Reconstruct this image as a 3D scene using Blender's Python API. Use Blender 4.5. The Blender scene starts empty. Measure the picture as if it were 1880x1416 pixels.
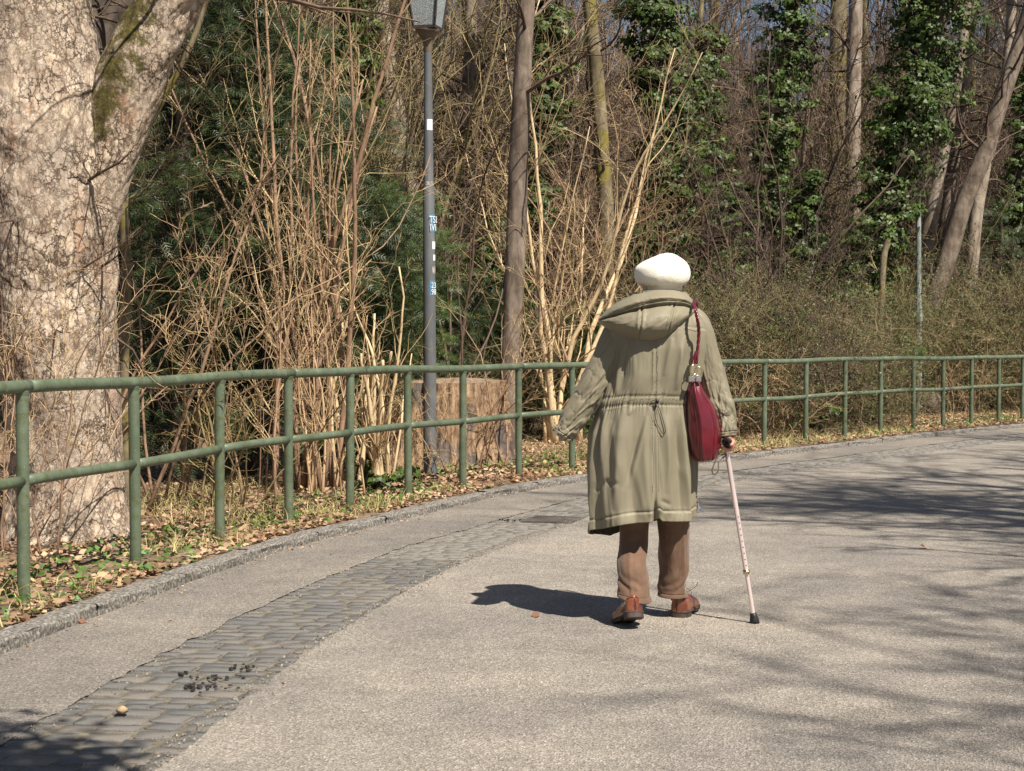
import bpy, math, random
import numpy as np
from mathutils import Vector, Matrix

# ------------------------------------------------------------------ camera, sky, sun
SC = bpy.context.scene
COL = SC.collection
F = 2900.0; CXP, CYP = 940.0, 708.0; HOR = 632.0; CH = 1.255
PITCH = math.atan((CYP - HOR) / F)
cam_d = bpy.data.cameras.new("camera"); cam = bpy.data.objects.new("camera", cam_d); COL.objects.link(cam)
cam.location = (0, 0, CH); cam.rotation_euler = (math.pi / 2 - PITCH, 0, 0)
cam_d.sensor_width = 36; cam_d.lens = 36 * F / 1880; cam_d.clip_end = 1000; cam_d.clip_start = 0.05
SC.camera = cam
SUNV = Vector((0.44, -0.555, 1.0)).normalized()
w = bpy.data.worlds.new("World"); SC.world = w; w.use_nodes = True
nt = w.node_tree; bg = nt.nodes["Background"]
sky = nt.nodes.new("ShaderNodeTexSky"); sky.sky_type = 'NISHITA'; sky.sun_disc = False
sky.sun_elevation = math.asin(SUNV.z); sky.sun_rotation = math.atan2(SUNV.x, SUNV.y)
nt.links.new(sky.outputs[0], bg.inputs[0]); bg.inputs[1].default_value = 0.05
sl = bpy.data.lights.new("sun", 'SUN'); sun = bpy.data.objects.new("sun", sl); COL.objects.link(sun)
sl.energy = 5.0; sl.angle = math.radians(0.53); sl.color = (1.0, 0.93, 0.82)
sun.rotation_euler = SUNV.to_track_quat('Z', 'Y').to_euler(); sun.location = (5, -5, 15)
SC.view_settings.view_transform = 'Standard'; SC.view_settings.look = 'None'
SC.view_settings.exposure = 0.76; SC.view_settings.gamma = 1
SC.cycles.use_denoising = True
SC.cycles.max_bounces = 6; SC.cycles.diffuse_bounces = 3; SC.cycles.transparent_max_bounces = 8

rs = np.random.RandomState(7); random.seed(7)
PI = math.pi
ct, st_ = math.cos(PITCH), math.sin(PITCH)

def at(px, py, Y):                       # point of the world seen at a pixel of the photo, at distance Y
    u = (px - CXP) / F; v = (CYP - py) / F
    t = Y / (ct + v * st_)
    return np.array([u * t, Y, CH + t * (v * ct - st_)])
def gnd(px, py, z=0.0):                  # where that sight line meets height z
    u = (px - CXP) / F; v = (CYP - py) / F
    t = (z - CH) / (v * ct - st_)
    return np.array([u * t, t * (ct + v * st_), z])

# ------------------------------------------------------------------ helpers: objects
def tag(o, label=None, cat=None, group=None, kind=None):
    if label: o['label'] = label
    if cat: o['category'] = cat
    if group: o['group'] = group
    if kind: o['kind'] = kind
    return o
def empty(name, loc=(0, 0, 0), label=None, cat=None, group=None):
    o = bpy.data.objects.new(name, None); COL.objects.link(o); o.location = loc
    o.empty_display_size = 0.2
    return tag(o, label, cat, group)
def mesh_np(name, V, quads=None, tris=None, smooth=True, mat=None):
    V = np.asarray(V, dtype=np.float32).reshape(-1, 3)
    me = bpy.data.meshes.new(name)
    nq = 0 if quads is None else len(quads); ntr = 0 if tris is None else len(tris)
    loops = []
    if nq: loops.append(np.asarray(quads, dtype=np.int32).reshape(-1))
    if ntr: loops.append(np.asarray(tris, dtype=np.int32).reshape(-1))
    loops = np.concatenate(loops)
    me.vertices.add(len(V)); me.vertices.foreach_set("co", V.reshape(-1))
    me.loops.add(len(loops)); me.loops.foreach_set("vertex_index", loops)
    starts = np.concatenate([np.arange(nq) * 4, nq * 4 + np.arange(ntr) * 3]).astype(np.int32)
    tot = np.concatenate([np.full(nq, 4), np.full(ntr, 3)]).astype(np.int32)
    me.polygons.add(nq + ntr); me.polygons.foreach_set("loop_start", starts)
    me.polygons.foreach_set("loop_total", tot)
    me.polygons.foreach_set("use_smooth", np.full(nq + ntr, smooth))
    me.update(calc_edges=True)
    if mat: me.materials.append(mat)
    return me
def obj(name, me, parent=None, mat=None):
    o = bpy.data.objects.new(name, me); COL.objects.link(o)
    if mat: me.materials.append(mat)
    if parent:
        o.parent = parent
        p = Vector((0, 0, 0)); q = parent
        while q: p += q.location; q = q.parent
        o.location = -p                                   # meshes are written in world coordinates
    return o
def copy_tree(o, parent=None):
    c = o.copy(); COL.objects.link(c)
    if parent: c.parent = parent
    for ch in list(o.children): copy_tree(ch, c)
    return c
class MB:                                # collects pieces of mesh
    def __init__(s): s.V = []; s.Q = []; s.T = []; s.n = 0
    def add(s, V, Q=None, T=None):
        V = np.asarray(V, float).reshape(-1, 3)
        if Q is not None and len(Q): s.Q.append(np.asarray(Q) + s.n)
        if T is not None and len(T): s.T.append(np.asarray(T) + s.n)
        s.V.append(V); s.n += len(V); return s
    def mesh(s, name, mat=None, smooth=True):
        return mesh_np(name, np.concatenate(s.V), np.concatenate(s.Q) if s.Q else None,
                       np.concatenate(s.T) if s.T else None, smooth, mat)
def norm(v): return v / np.maximum(np.linalg.norm(v, axis=-1, keepdims=True), 1e-9)
def tubes(P, R, k=5, cap=False):         # P (N,n,3), R (N,n)
    P = np.asarray(P, float); R = np.asarray(R, float)
    if P.ndim == 2: P = P[None]; R = R[None]
    N, n, _ = P.shape
    T = norm(np.gradient(P, axis=1))
    av = norm(P[:, -1] - P[:, 0])
    ref = np.where(np.abs(av[:, 2:3]) > 0.8, np.array([[1., 0.13, 0]]), np.array([[0, 0.1, 1.]]))[:, None, :]
    A = norm(np.cross(T, np.broadcast_to(ref, T.shape))); B = np.cross(T, A)
    th = np.arange(k) * 2 * PI / k
    V = P[:, :, None, :] + R[:, :, None, None] * (np.cos(th)[None, None, :, None] * A[:, :, None, :] + np.sin(th)[None, None, :, None] * B[:, :, None, :])
    idx = np.arange(N * n * k).reshape(N, n, k)
    a = idx[:, :-1, :]; b = idx[:, 1:, :]
    Q = np.stack([a, np.roll(a, -1, 2), np.roll(b, -1, 2), b], -1).reshape(-1, 4)
    Vf = V.reshape(-1, 3); Tt = []
    if cap:
        for e in (0, n - 1):
            c = np.arange(N) + len(Vf); Vf = np.concatenate([Vf, P[:, e]])
            r = idx[:, e, :]
            Tt.append(np.stack([np.broadcast_to(c[:, None], r.shape), r, np.roll(r, -1, 1)] if e else [np.broadcast_to(c[:, None], r.shape), np.roll(r, -1, 1), r], -1).reshape(-1, 3))
    return Vf, Q, (np.concatenate(Tt) if Tt else None)
def grid_faces(nu, nv, wrap=False):      # vertices [v][u]
    idx = np.arange(nu * nv).reshape(nv, nu)
    if wrap: a = idx; ar = np.roll(idx, -1, 1)
    else: a = idx[:, :-1]; ar = idx[:, 1:]
    return np.stack([a[:-1], ar[:-1], ar[1:], a[1:]], -1).reshape(-1, 4)
def box(c, s):
    c = np.array(c); s = np.array(s) / 2
    V = np.array([[x, y, z] for z in (-1, 1) for y in (-1, 1) for x in (-1, 1)]) * s + c
    Q = [[0, 2, 3, 1], [4, 5, 7, 6], [0, 1, 5, 4], [2, 6, 7, 3], [0, 4, 6, 2], [1, 3, 7, 5]]
    return V, Q
def lathe(prof, c=(0, 0, 0), k=24, ang0=0.0):
    prof = np.array(prof); th = np.arange(k) * 2 * PI / k + ang0
    V = np.stack([prof[:, 0:1] * np.cos(th), prof[:, 0:1] * np.sin(th), np.repeat(prof[:, 1:2], k, 1)], -1).reshape(-1, 3) + np.array(c)
    return V, grid_faces(k, len(prof), True)
def smoothpath(pts, n):                  # Catmull-Rom through rows of numbers
    P = np.array(pts, float); m = len(P)
    P = np.concatenate([[2 * P[0] - P[1]], P, [2 * P[-1] - P[-2]]])
    t = np.linspace(0, m - 1 - 1e-6, n); i = t.astype(int); f = (t - i)[:, None]
    a, b, c, d = P[i], P[i + 1], P[i + 2], P[i + 3]
    return 0.5 * ((2 * b) + (-a + c) * f + (2 * a - 5 * b + 4 * c - d) * f ** 2 + (-a + 3 * b - 3 * c + d) * f ** 3)
_perm = np.random.RandomState(3).rand(256, 256)
def vn(x, y):                            # tileable value noise 0..1
    x = np.asarray(x, float); y = np.asarray(y, float)
    xi = np.floor(x).astype(int); yi = np.floor(y).astype(int); fx = x - xi; fy = y - yi
    fx = fx * fx * (3 - 2 * fx); fy = fy * fy * (3 - 2 * fy)
    g = lambda a, b: _perm[a & 255, b & 255]
    return (g(xi, yi) * (1 - fx) + g(xi + 1, yi) * fx) * (1 - fy) + (g(xi, yi + 1) * (1 - fx) + g(xi + 1, yi + 1) * fx) * fy
def fbm(x, y, o=4):
    s = 0; a = .5
    for i in range(o): s = s + a * vn(x * 2 ** i + 17.3 * i, y * 2 ** i + 5.1 * i); a *= .5
    return s
def sstep(a, b, x): t = np.clip((x - a) / (b - a), 0, 1); return t * t * (3 - 2 * t)

# ------------------------------------------------------------------ helpers: materials
def newmat(name, rough=0.7, spec=0.4):
    m = bpy.data.materials.new(name); m.use_nodes = True
    b = m.node_tree.nodes["Principled BSDF"]
    b.inputs["Roughness"].default_value = rough; b.inputs["Specular IOR Level"].default_value = spec
    return m, m.node_tree, b
def N(nt, t, **kw):
    n = nt.nodes.new(t)
    for k, v in kw.items():
        if k in n.inputs: n.inputs[k].default_value = v
        else: setattr(n, k, v)
    return n
def ramp(nt, src, stops):
    r = nt.nodes.new("ShaderNodeValToRGB"); e = r.color_ramp.elements
    while len(e) < len(stops): e.new(0.5)
    for el, (p, c) in zip(e, stops):
        el.position = p; el.color = (*c, 1) if len(c) == 3 else c
    nt.links.new(src, r.inputs[0]); return r.outputs[0]
def coords(nt, scale=(1, 1, 1)):
    tc = nt.nodes.new("ShaderNodeTexCoord"); mp = nt.nodes.new("ShaderNodeMapping")
    mp.inputs["Scale"].default_value = scale; nt.links.new(tc.outputs["Object"], mp.inputs[0]); return mp.outputs[0]
def mixc(nt, fac, a, b, mode='MIX'):
    m = nt.nodes.new("ShaderNodeMix"); m.data_type = 'RGBA'; m.blend_type = mode
    for i, s in ((0, fac), (6, a), (7, b)):
        if hasattr(s, 'links'): nt.links.new(s, m.inputs[i])
        elif isinstance(s, (int, float)): m.inputs[i].default_value = s
        else: m.inputs[i].default_value = (*s, 1)
    return m.outputs[2]
def noise(nt, vec, scale, detail=4, rough=.5, dist=0):
    n = N(nt, "ShaderNodeTexNoise", Scale=scale, Detail=detail, Roughness=rough, Distortion=dist)
    if vec is not None: nt.links.new(vec, n.inputs["Vector"])
    return n.outputs[0]
def bump(nt, h, b, strength=.5, dist=.01):
    n = N(nt, "ShaderNodeBump", Strength=strength, Distance=dist)
    nt.links.new(h, n.inputs["Height"]); nt.links.new(n.outputs[0], b.inputs["Normal"]); return n
def simple(name, stops, scale=8, stretch=(1, 1, 1), rough=.8, spec=.3, bs=.4, bd=.004, island=0.0, metal=0, detail=5, coat=0, transl=None):
    m, nt, b = newmat(name, rough, spec)
    v = coords(nt, stretch); n = noise(nt, v, scale, detail, .6)
    c = ramp(nt, n, stops)
    if island:
        g = nt.nodes.new("ShaderNodeNewGeometry"); oi = nt.nodes.new("ShaderNodeObjectInfo")
        hs = nt.nodes.new("ShaderNodeHueSaturation")
        mr = N(nt, "ShaderNodeMapRange"); mr.inputs[3].default_value = 1 - island; mr.inputs[4].default_value = 1 + island
        nt.links.new(g.outputs["Random Per Island"], mr.inputs[0]); nt.links.new(mr.outputs[0], hs.inputs["Value"])
        mr2 = N(nt, "ShaderNodeMapRange"); mr2.inputs[3].default_value = .5 - .035 * island; mr2.inputs[4].default_value = .5 + .035 * island
        ml = N(nt, "ShaderNodeMath", operation='MULTIPLY'); ml.inputs[1].default_value = 7.13
        fr = N(nt, "ShaderNodeMath", operation='FRACT')
        nt.links.new(g.outputs["Random Per Island"], ml.inputs[0]); nt.links.new(ml.outputs[0], fr.inputs[0])
        nt.links.new(fr.outputs[0], mr2.inputs[0]); nt.links.new(mr2.outputs[0], hs.inputs["Hue"])
        nt.links.new(c, hs.inputs["Color"]); c = hs.outputs[0]
    nt.links.new(c, b.inputs["Base Color"]); b.inputs["Metallic"].default_value = metal
    if coat: b.inputs["Coat Weight"].default_value = coat; b.inputs["Coat Roughness"].default_value = .12
    if bs: bump(nt, n, b, bs, bd)
    if transl:
        tr = nt.nodes.new("ShaderNodeBsdfTranslucent"); nt.links.new(c, tr.inputs[0])
        mx = nt.nodes.new("ShaderNodeMixShader"); mx.inputs[0].default_value = transl
        out = nt.nodes["Material Output"]
        nt.links.new(b.outputs[0], mx.inputs[1]); nt.links.new(tr.outputs[0], mx.inputs[2]); nt.links.new(mx.outputs[0], out.inputs[0])
    return m

M = {}
M['straw'] = simple('straw_twig', [(.3, (.33, .22, .12)), (.7, (.52, .38, .21))], 20, (1, 1, .2), .65, .35, .3, .002, .35)
M['tan'] = simple('tan_stem', [(.3, (.17, .11, .068)), (.7, (.34, .23, .14))], 22, (1, 1, .25), .75, .3, .4, .003, .35)
M['pale'] = simple('pale_stem', [(.3, (.42, .3, .17)), (.5, (.62, .48, .28)), (.75, (.7, .58, .36))], 16, (1, 1, .3), .65, .3, .5, .004, .2)
M['brown'] = simple('brown_twig', [(.3, (.062, .042, .03)), (.7, (.155, .105, .075))], 20, (1, 1, .2), .75, .3, .3, .002, .4)
M['purple'] = simple('purple_twig', [(.3, (.055, .038, .03)), (.7, (.13, .09, .072))], 20, (1, 1, .2), .75, .3, .2, .002, .4)
M['olive'] = simple('olive_twig', [(.3, (.12, .1, .045)), (.7, (.26, .21, .1))], 20, (1, 1, .2), .7, .3, .3, .002, .4)
M['thk'] = simple('khaki_twig', [(.3, (.15, .115, .06)), (.7, (.28, .215, .12))], 20, (1, 1, .2), .7, .3, .3, .002, .4)
M['gold'] = simple('golden_twig', [(.3, (.24, .165, .065)), (.7, (.38, .27, .12))], 20, (1, 1, .2), .7, .3, .3, .002, .35)
M['ivy'] = simple('ivy_leaf', [(.3, (.028, .052, .01)), (.7, (.085, .125, .024))], 3, (1, 1, 1), .5, .3, 0, .002, .45, transl=.12)
M['ivyb'] = simple('light_ivy_leaf', [(.3, (.055, .095, .015)), (.7, (.13, .18, .035))], 3, (1, 1, 1), .5, .3, 0, .002, .4, transl=.15)
M['yew'] = simple('yew_needle', [(.3, (.017, .03, .008)), (.7, (.045, .068, .016))], 2.5, (1, 1, 1), .5, .4, 0, .002, .4, transl=.08)
M['yewb'] = simple('green_yew_needle', [(.3, (.032, .056, .012)), (.7, (.075, .11, .022))], 2.5, (1, 1, 1), .5, .4, 0, .002, .4, transl=.1)
M['litter'] = simple('dead_leaf', [(.3, (.2, .115, .06)), (.5, (.36, .24, .14)), (.72, (.55, .4, .25))], 2.2, (1, 1, 1), .7, .3, 0, .002, .45, transl=.12)
M['litterr'] = simple('rusty_dead_leaf', [(.3, (.12, .065, .038)), (.7, (.29, .165, .095))], 2.2, (1, 1, 1), .7, .3, 0, .002, .4, transl=.12)
M['cover'] = simple('green_ground_leaf', [(.3, (.04, .09, .015)), (.7, (.11, .2, .035))], 2.5, (1, 1, 1), .5, .4, 0, .002, .4, transl=.15)
M['tiny'] = simple('small_olive_leaf', [(.3, (.05, .07, .02)), (.7, (.13, .15, .045))], 2.5, (1, 1, 1), .5, .4, 0, .002, .45, transl=.12)
M['grass'] = simple('dry_grass', [(.3, (.28, .26, .09)), (.7, (.55, .46, .22))], 2.5, (1, 1, 1), .6, .3, 0, .002, .4, transl=.15)

def bark(name, c1, c2, c3, sc=14, bs=.8, moss=0):
    m, nt, b = newmat(name, .85, .25)
    v = coords(nt, (1, 1, .35)); n1 = noise(nt, v, sc, 6, .65, .4); n2 = noise(nt, coords(nt), 2.3, 3, .6)
    c = ramp(nt, n1, [(.3, c1), (.5, c2), (.72, c3)])
    c = mixc(nt, ramp(nt, n2, [(.45, (0, 0, 0)), (.6, (1, 1, 1))]), c, mixc(nt, .5, c, c2, 'MULTIPLY'))
    if moss: c = mixc(nt, ramp(nt, noise(nt, coords(nt), 3.1, 5, .65), [(.5, (0, 0, 0)), (.6, (moss, moss, moss))]), c, (.2, .17, .03))
    nt.links.new(c, b.inputs["Base Color"]); bump(nt, n1, b, bs, .012); return m
M['trunk_grey'] = bark('grey_brown_bark', (.1, .075, .055), (.2, .155, .12), (.3, .245, .195), 12)
M['trunk_pale'] = bark('pale_bark', (.16, .12, .09), (.32, .26, .2), (.48, .42, .36), 9)
M['trunk_moss'] = bark('mossy_bark', (.1, .08, .045), (.2, .16, .1), (.3, .25, .17), 10, .8, .8)
M['trunk_dark'] = bark('dark_bark', (.045, .034, .026), (.09, .07, .055), (.15, .12, .095), 12)

# green painted steel
def paint_green():
    m, nt, b = newmat('green_rail_paint', .5, .5)
    v = coords(nt); n = noise(nt, v, 7, 6, .6)
    c = ramp(nt, n, [(.35, (.078, .104, .064)), (.6, (.118, .148, .096)), (.75, (.17, .2, .145))])
    g = ramp(nt, noise(nt, v, 18, 7, .75), [(.5, (0, 0, 0)), (.64, (.85, .85, .85))])
    c = mixc(nt, g, c, (.075, .085, .03))
    ww = ramp(nt, noise(nt, v, 60, 3, .6), [(.68, (0, 0, 0)), (.72, (1, 1, 1))])
    c = mixc(nt, ww, c, (.3, .33, .28))
    nt.links.new(c, b.inputs["Base Color"]); bump(nt, noise(nt, v, 45, 4), b, .25, .002); return m
M['green'] = paint_green()
def asphalt(name, base, dark):
    m, nt, b = newmat(name, .85, .3)
    v = coords(nt)
    vo = N(nt, "ShaderNodeTexVoronoi", Scale=140.0); nt.links.new(v, vo.inputs["Vector"])
    grain = ramp(nt, vo.outputs["Color"], [(0, tuple(x * .45 for x in base)), (.35, tuple(x * .83 for x in base)), (.7, tuple(x * 1.1 for x in base)), (1, tuple(min(.75, x * 1.8) for x in base))])
    big = ramp(nt, noise(nt, v, .8, 6, .6), [(.35, (.76, .76, .78)), (.65, (1.1, 1.07, 1.03))])
    c = mixc(nt, 1.0, grain, big, 'MULTIPLY')
    med = ramp(nt, noise(nt, v, 5, 5, .6), [(.35, (.88, .88, .88)), (.65, (1.05, 1.05, 1.05))])
    c = mixc(nt, 1.0, c, med, 'MULTIPLY')
    sp = ramp(nt, noise(nt, v, 60, 3, .7), [(.3, dark), (.42, (1, 1, 1))])
    c = mixc(nt, .6, c, sp, 'MULTIPLY')
    nt.links.new(c, b.inputs["Base Color"])
    h = N(nt, "ShaderNodeMath", operation='ADD')
    nt.links.new(vo.outputs["Distance"], h.inputs[0]); nt.links.new(noise(nt, v, 75, 4, .7), h.inputs[1])
    bump(nt, h.outputs[0], b, .9, .006); return m
M['asphalt'] = asphalt('worn_asphalt', (.31, .28, .243), (.5, .48, .46))
M['asphalt2'] = asphalt('worn_asphalt_by_kerb', (.26, .235, .205), (.45, .43, .4))
M['sett'] = simple('blue_grey_sett', [(.32, (.11, .106, .1)), (.5, (.165, .158, .148)), (.66, (.215, .2, .18)), (.8, (.3, .27, .23))], 24, (1, 1, 1), .8, .35, 1, .006, 0, detail=8)
nt = M['sett'].node_tree; oi = nt.nodes.new("ShaderNodeObjectInfo"); b = nt.nodes["Principled BSDF"]
lk = b.inputs["Base Color"].links[0].from_socket
nt.links.new(mixc(nt, 1.0, lk, ramp(nt, oi.outputs["Random"], [(0, (.85, .87, .9)), (.5, (1, 1, 1)), (1, (1.18, 1.12, 1.04))]), 'MULTIPLY'), b.inputs["Base Color"])
M['granite'] = simple('granite_kerb', [(.34, (.06, .053, .044)), (.5, (.17, .155, .135)), (.66, (.34, .32, .29))], 55, (1, 1, 1), .85, .3, 1, .006, 0, detail=8)
M['joint'] = simple('joint_dirt', [(.35, (.09, .08, .055)), (.65, (.2, .17, .13))], 18, rough=.95, bs=1, bd=.01)
M['soil'] = simple('leafy_soil', [(.3, (.07, .047, .03)), (.5, (.16, .11, .07)), (.68, (.32, .23, .15))], 9, rough=.95, bs=1, bd=.03, detail=9)
M['bank'] = simple('dark_bank_soil', [(.35, (.03, .024, .016)), (.7, (.085, .062, .042))], 3, rough=.95, bs=1, bd=.05, detail=9)  # dark brown soil colour for the wide ground sheet

# ------------------------------------------------------------------ the line of the railing: everything along the road follows it
rail_pts = [(-4.2, -30), (-3.9, -14), (-3.35, -3), (-2.85, 3.2), (-2.52, 6.0), (-2.285, 7.46), (-1.79, 9.65), (-1.17, 11.4), (-.42, 13.3), (.566, 15.1), (1.75, 16.85), (2.976, 18.55), (4.37, 20.4), (5.62, 22.05),
            (6.9, 23.6), (8.16, 25.0), (10.6, 27.4), (13.4, 29.8), (17, 32.4), (24, 36.5), (34, 41), (50, 46)]
CU = smoothpath(rail_pts, 3000)
seg = np.r_[0, np.cumsum(np.linalg.norm(np.diff(CU, axis=0), axis=1))]
def cpos(s): return np.stack([np.interp(s, seg, CU[:, 0]), np.interp(s, seg, CU[:, 1])], -1)
def ctan(s): d = cpos(np.asarray(s) + .15) - cpos(np.asarray(s) - .15); return norm(d)
def off(s, o):                            # o metres towards the road
    p = cpos(s); t = ctan(s); return p + np.asarray(o)[..., None] * np.stack([t[..., 1], -t[..., 0]], -1)
def s_at_y(y): return np.interp(y, CU[:, 1], seg)
S0 = s_at_y(7.46); S1 = s_at_y(25.0)
def kf(s): return .42 + .09 * sstep(S0, S1, s)       # kerb face, metres from the railing line
def s_of_px(px):                          # arc length where a sight column meets the railing
    x = CU[:, 0] / CU[:, 1] * F * 1.0 + CXP; ok = CU[:, 1] > 3
    return np.interp(px, x[ok], seg[ok])
SETT0, SETT1 = .64, 1.20
ROADW = 7.6

def strip(name, s, offs, zf, mat, kind='structure'):
    S, O = np.meshgrid(s, np.arange(offs.shape[-1] if offs.ndim > 1 else len(offs)), indexing='ij')
    OO = offs if offs.ndim > 1 else np.broadcast_to(offs, S.shape)
    p = off(S, OO); z = zf(S, OO, p)
    V = np.concatenate([p, z[..., None]], -1)
    me = mesh_np(name, V, grid_faces(S.shape[1], S.shape[0]), mat=mat)
    o = obj(name, me); tag(o, kind=kind); return o
# big ground sheet under all
me = mesh_np('ground', [[-400, -300, -.12], [500, -300, -.12], [500, 500, -.12], [-400, 500, -.12]], [[0, 1, 2, 3]], mat=M['bank'])
tag(obj('ground', me), kind='structure')
sA = np.concatenate([np.linspace(0, 30, 60), np.linspace(30.01, 65, 2600), np.linspace(65.1, seg[-1] - 1, 120)])
ksA = kf(sA)[:, None]
edge = (.03 * (fbm(sA * 5, sA * 0 + 3.3, 5) - .5) * 2 + .06 * (vn(sA * .8, 9.1) - .5))[:, None]
o1 = np.concatenate([ksA + SETT1 + edge, ksA + SETT1 + .1, ksA + SETT1 + .5, ksA + 2.6, ksA + 4.5, ksA + ROADW], 1)
strip('road', sA, o1, lambda S, O, p: .004 + 0 * S, M['asphalt'])
e2 = (.04 * (fbm(sA * 7, sA * 0 + 8.3) - .5) * 2)[:, None]
o2 = np.concatenate([ksA - .02, ksA + .3, ksA + SETT0 + e2], 1)
strip('road_edge', sA, o2, lambda S, O, p: .004 + 0 * S, M['asphalt2'])
strip('gutter_bed', sA, np.concatenate([ksA + SETT0 - .08, ksA + SETT1 + .08], 1), lambda S, O, p: -.005 + .003 * fbm(p[..., 0] * 9, p[..., 1] * 9), M['joint'])
strip('right_verge', sA, np.concatenate([ksA + ROADW - .01, ksA + ROADW + .3, ksA + ROADW + 3, ksA + ROADW + 8], 1), lambda S, O, p: .02 + 0 * S, M['soil'])
def floor_z(X, Y, back):                  # back = metres behind the kerb
    z = .05 + .03 * (fbm(X * 1.1, Y * 1.1) - .45) * sstep(.1, 1, back)
    return z + .25 * np.maximum(np.minimum(back, 45) - 15, 0)
offs = -np.array([-.3, 0, .15, .3, .5, .7, .9, 1.1, 1.35, 1.6, 1.9, 2.2, 2.6, 3, 3.6, 4.3, 5.2, 6.5, 8, 10, 12.5, 15, 18, 22, 27, 33, 40, 50, 70, 110])
sB = np.linspace(0, seg[-1] - 1, 500)
strip('woodland_floor', sB, np.broadcast_to(offs, (500, len(offs))), lambda S, O, p: floor_z(p[..., 0], p[..., 1], np.maximum(-O, 0)), M['soil'])
def back_of(x, y):                        # signed distance behind railing line of a ground point, rough
    d = np.hypot(CU[:, 0] - x, CU[:, 1] - y); i = int(d.argmin()); return d[i]
def fz(x, y): return float(floor_z(np.array(x), np.array(y), np.array(back_of(x, y))))

# ------------------------------------------------------------------ kerb
kerb = empty('kerb', (0, 0, 0)); tag(kerb, kind='structure')
kv = []
for v_ in range(4):
    nx, nw = 20, 5; L_ = .99
    xs = np.linspace(-L_ / 2, L_ / 2, nx)
    prof = np.array([(.002, -.1), (.0, .0), (-.001, .028), (-.002, .048), (-.008, .056), (-.045, .058), (-.085, .058), (-.122, .055), (-.128, -.1)])
    V = []
    for j, (yy, zz) in enumerate(prof):
        r = np.random.RandomState(v_ * 50 + j)
        V.append(np.stack([xs, yy + (vn(xs * 17 + 31 * v_, j * 1.7) - .5) * .013 + (vn(xs * 4 + 7 * v_, j * .6) - .5) * .01, zz + (vn(xs * 8 + 11 * v_, j * 1.3 + 40) - .5) * .012 * (zz > 0)], -1))
    V = np.concatenate(V); V[:, 0] += 0
    Q = grid_faces(nx, len(prof))[:, ::-1]
    me = mesh_np('kerb_stone', V, Q, mat=M['granite'], smooth=False)
    kv.append(me)
s = s_at_y(-1.0); i = 0
while s < s_at_y(33):
    p = off(np.array(s), kf(s)); t = ctan(s)
    o = bpy.data.objects.new('kerb_stone', kv[i % 4]); COL.objects.link(o); o.parent = kerb
    o.location = (p[0], p[1], 0.0 + random.uniform(-.004, .004)); o.rotation_euler = (0, 0, math.atan2(t[1], t[0]) + random.uniform(-.006, .006))
    o.scale = (1.0 + 0.005, -1 if 0 else 1, 1)
    # local +y must point away from the road: profile runs to -y, so mirror
    o.scale = (1, -1, 1); s += .985; i += 1
# ------------------------------------------------------------------ setts in the gutter
gut = empty('sett_gutter', (0, 0, 0)); tag(gut, kind='structure')
sv = []
for v_ in range(6):
    r = np.random.RandomState(90 + v_)
    k = 12; th = np.radians([33, 45, 57, 123, 135, 147, 213, 225, 237, 303, 315, 327]) + r.uniform(-.05, .05, 12)
    rad = 1 / np.maximum(np.abs(np.cos(th)), np.abs(np.sin(th))) ** np.where(np.arange(12) % 3 == 1, .82, .98) * .5 * (1 + r.uniform(-.06, .05, k))
    rings = []
    for sc_, z in ((1, -.03), (1, -.004), (.95, .0)):
        rings.append(np.stack([rad * sc_ * np.cos(th), rad * sc_ * np.sin(th), np.full(k, z) + (r.uniform(-.0015, .0015, k) if z > -.01 else 0)], -1))
    V = np.concatenate(rings + [np.array([[0, 0, .0015]])])
    Q = grid_faces(k, 3, True); T = [[24 + j, 24 + (j + 1) % k, 36] for j in range(k)]
    sv.append(mesh_np('sett', V, Q, T, mat=M['sett']))
cells = []
s = s_at_y(1.0)
row = 0
while s < s_at_y(34):
    rl = random.uniform(.08, .125); n = random.choice([4, 5, 5, 6]); ws = np.array([random.uniform(.65, 1.35) for _ in range(n)]); ws = ws / ws.sum() * (SETT1 - SETT0 + .11)
    o0 = SETT0 - .05
    for wv in ws:
        cells.append((s + rl / 2 + random.uniform(-.012, .012) + .035 * math.sin(o0 * 7), o0 + wv / 2, rl - .008, wv - .008)); o0 += wv
    s += rl
vis = [c for c in cells if cpos(c[0])[1] > 3.6]
big = sorted(range(len(vis)), key=lambda i: vis[i][0])[:290]
bigset = set(big)
far = MB()
GRATE = gnd(1015, 955)
for i, (s_, o_, l_, w_) in enumerate(vis):
    p = off(np.array(s_), kf(s_) + o_); t = ctan(s_); a = math.atan2(t[1], t[0]) + random.uniform(-.09, .09)
    if abs(p[0] - GRATE[0]) < .17 and abs(p[1] - GRATE[1]) < .17: continue
    z = -.0005 + random.uniform(-.003, .0025); me = sv[i % 6]
    tx, ty = random.uniform(-.02, .02), random.uniform(-.02, .02)
    if i in bigset:
        o = bpy.data.objects.new('sett', me); COL.objects.link(o); o.parent = gut
        o.location = (p[0], p[1], z); o.scale = (l_, w_, 1); o.rotation_euler = (tx, ty, a)
    else:
        V = np.zeros((len(me.vertices), 3)); me.vertices.foreach_get('co', V.reshape(-1)) if 0 else None
        V = np.array([v.co[:] for v in me.vertices]); V *= (l_, w_, 1)
        c_, s2 = math.cos(a), math.sin(a)
        V = np.stack([V[:, 0] * c_ - V[:, 1] * s2 + p[0], V[:, 0] * s2 + V[:, 1] * c_ + p[1], V[:, 2] + z], -1)
        k = 12
        far.add(V, grid_faces(k, 3, True), [[24 + j, 24 + (j + 1) % k, 36] for j in range(k)])
o = obj('distant_setts', far.mesh('distant_setts', M['sett']), gut); o['kind'] = 'stuff'

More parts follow.
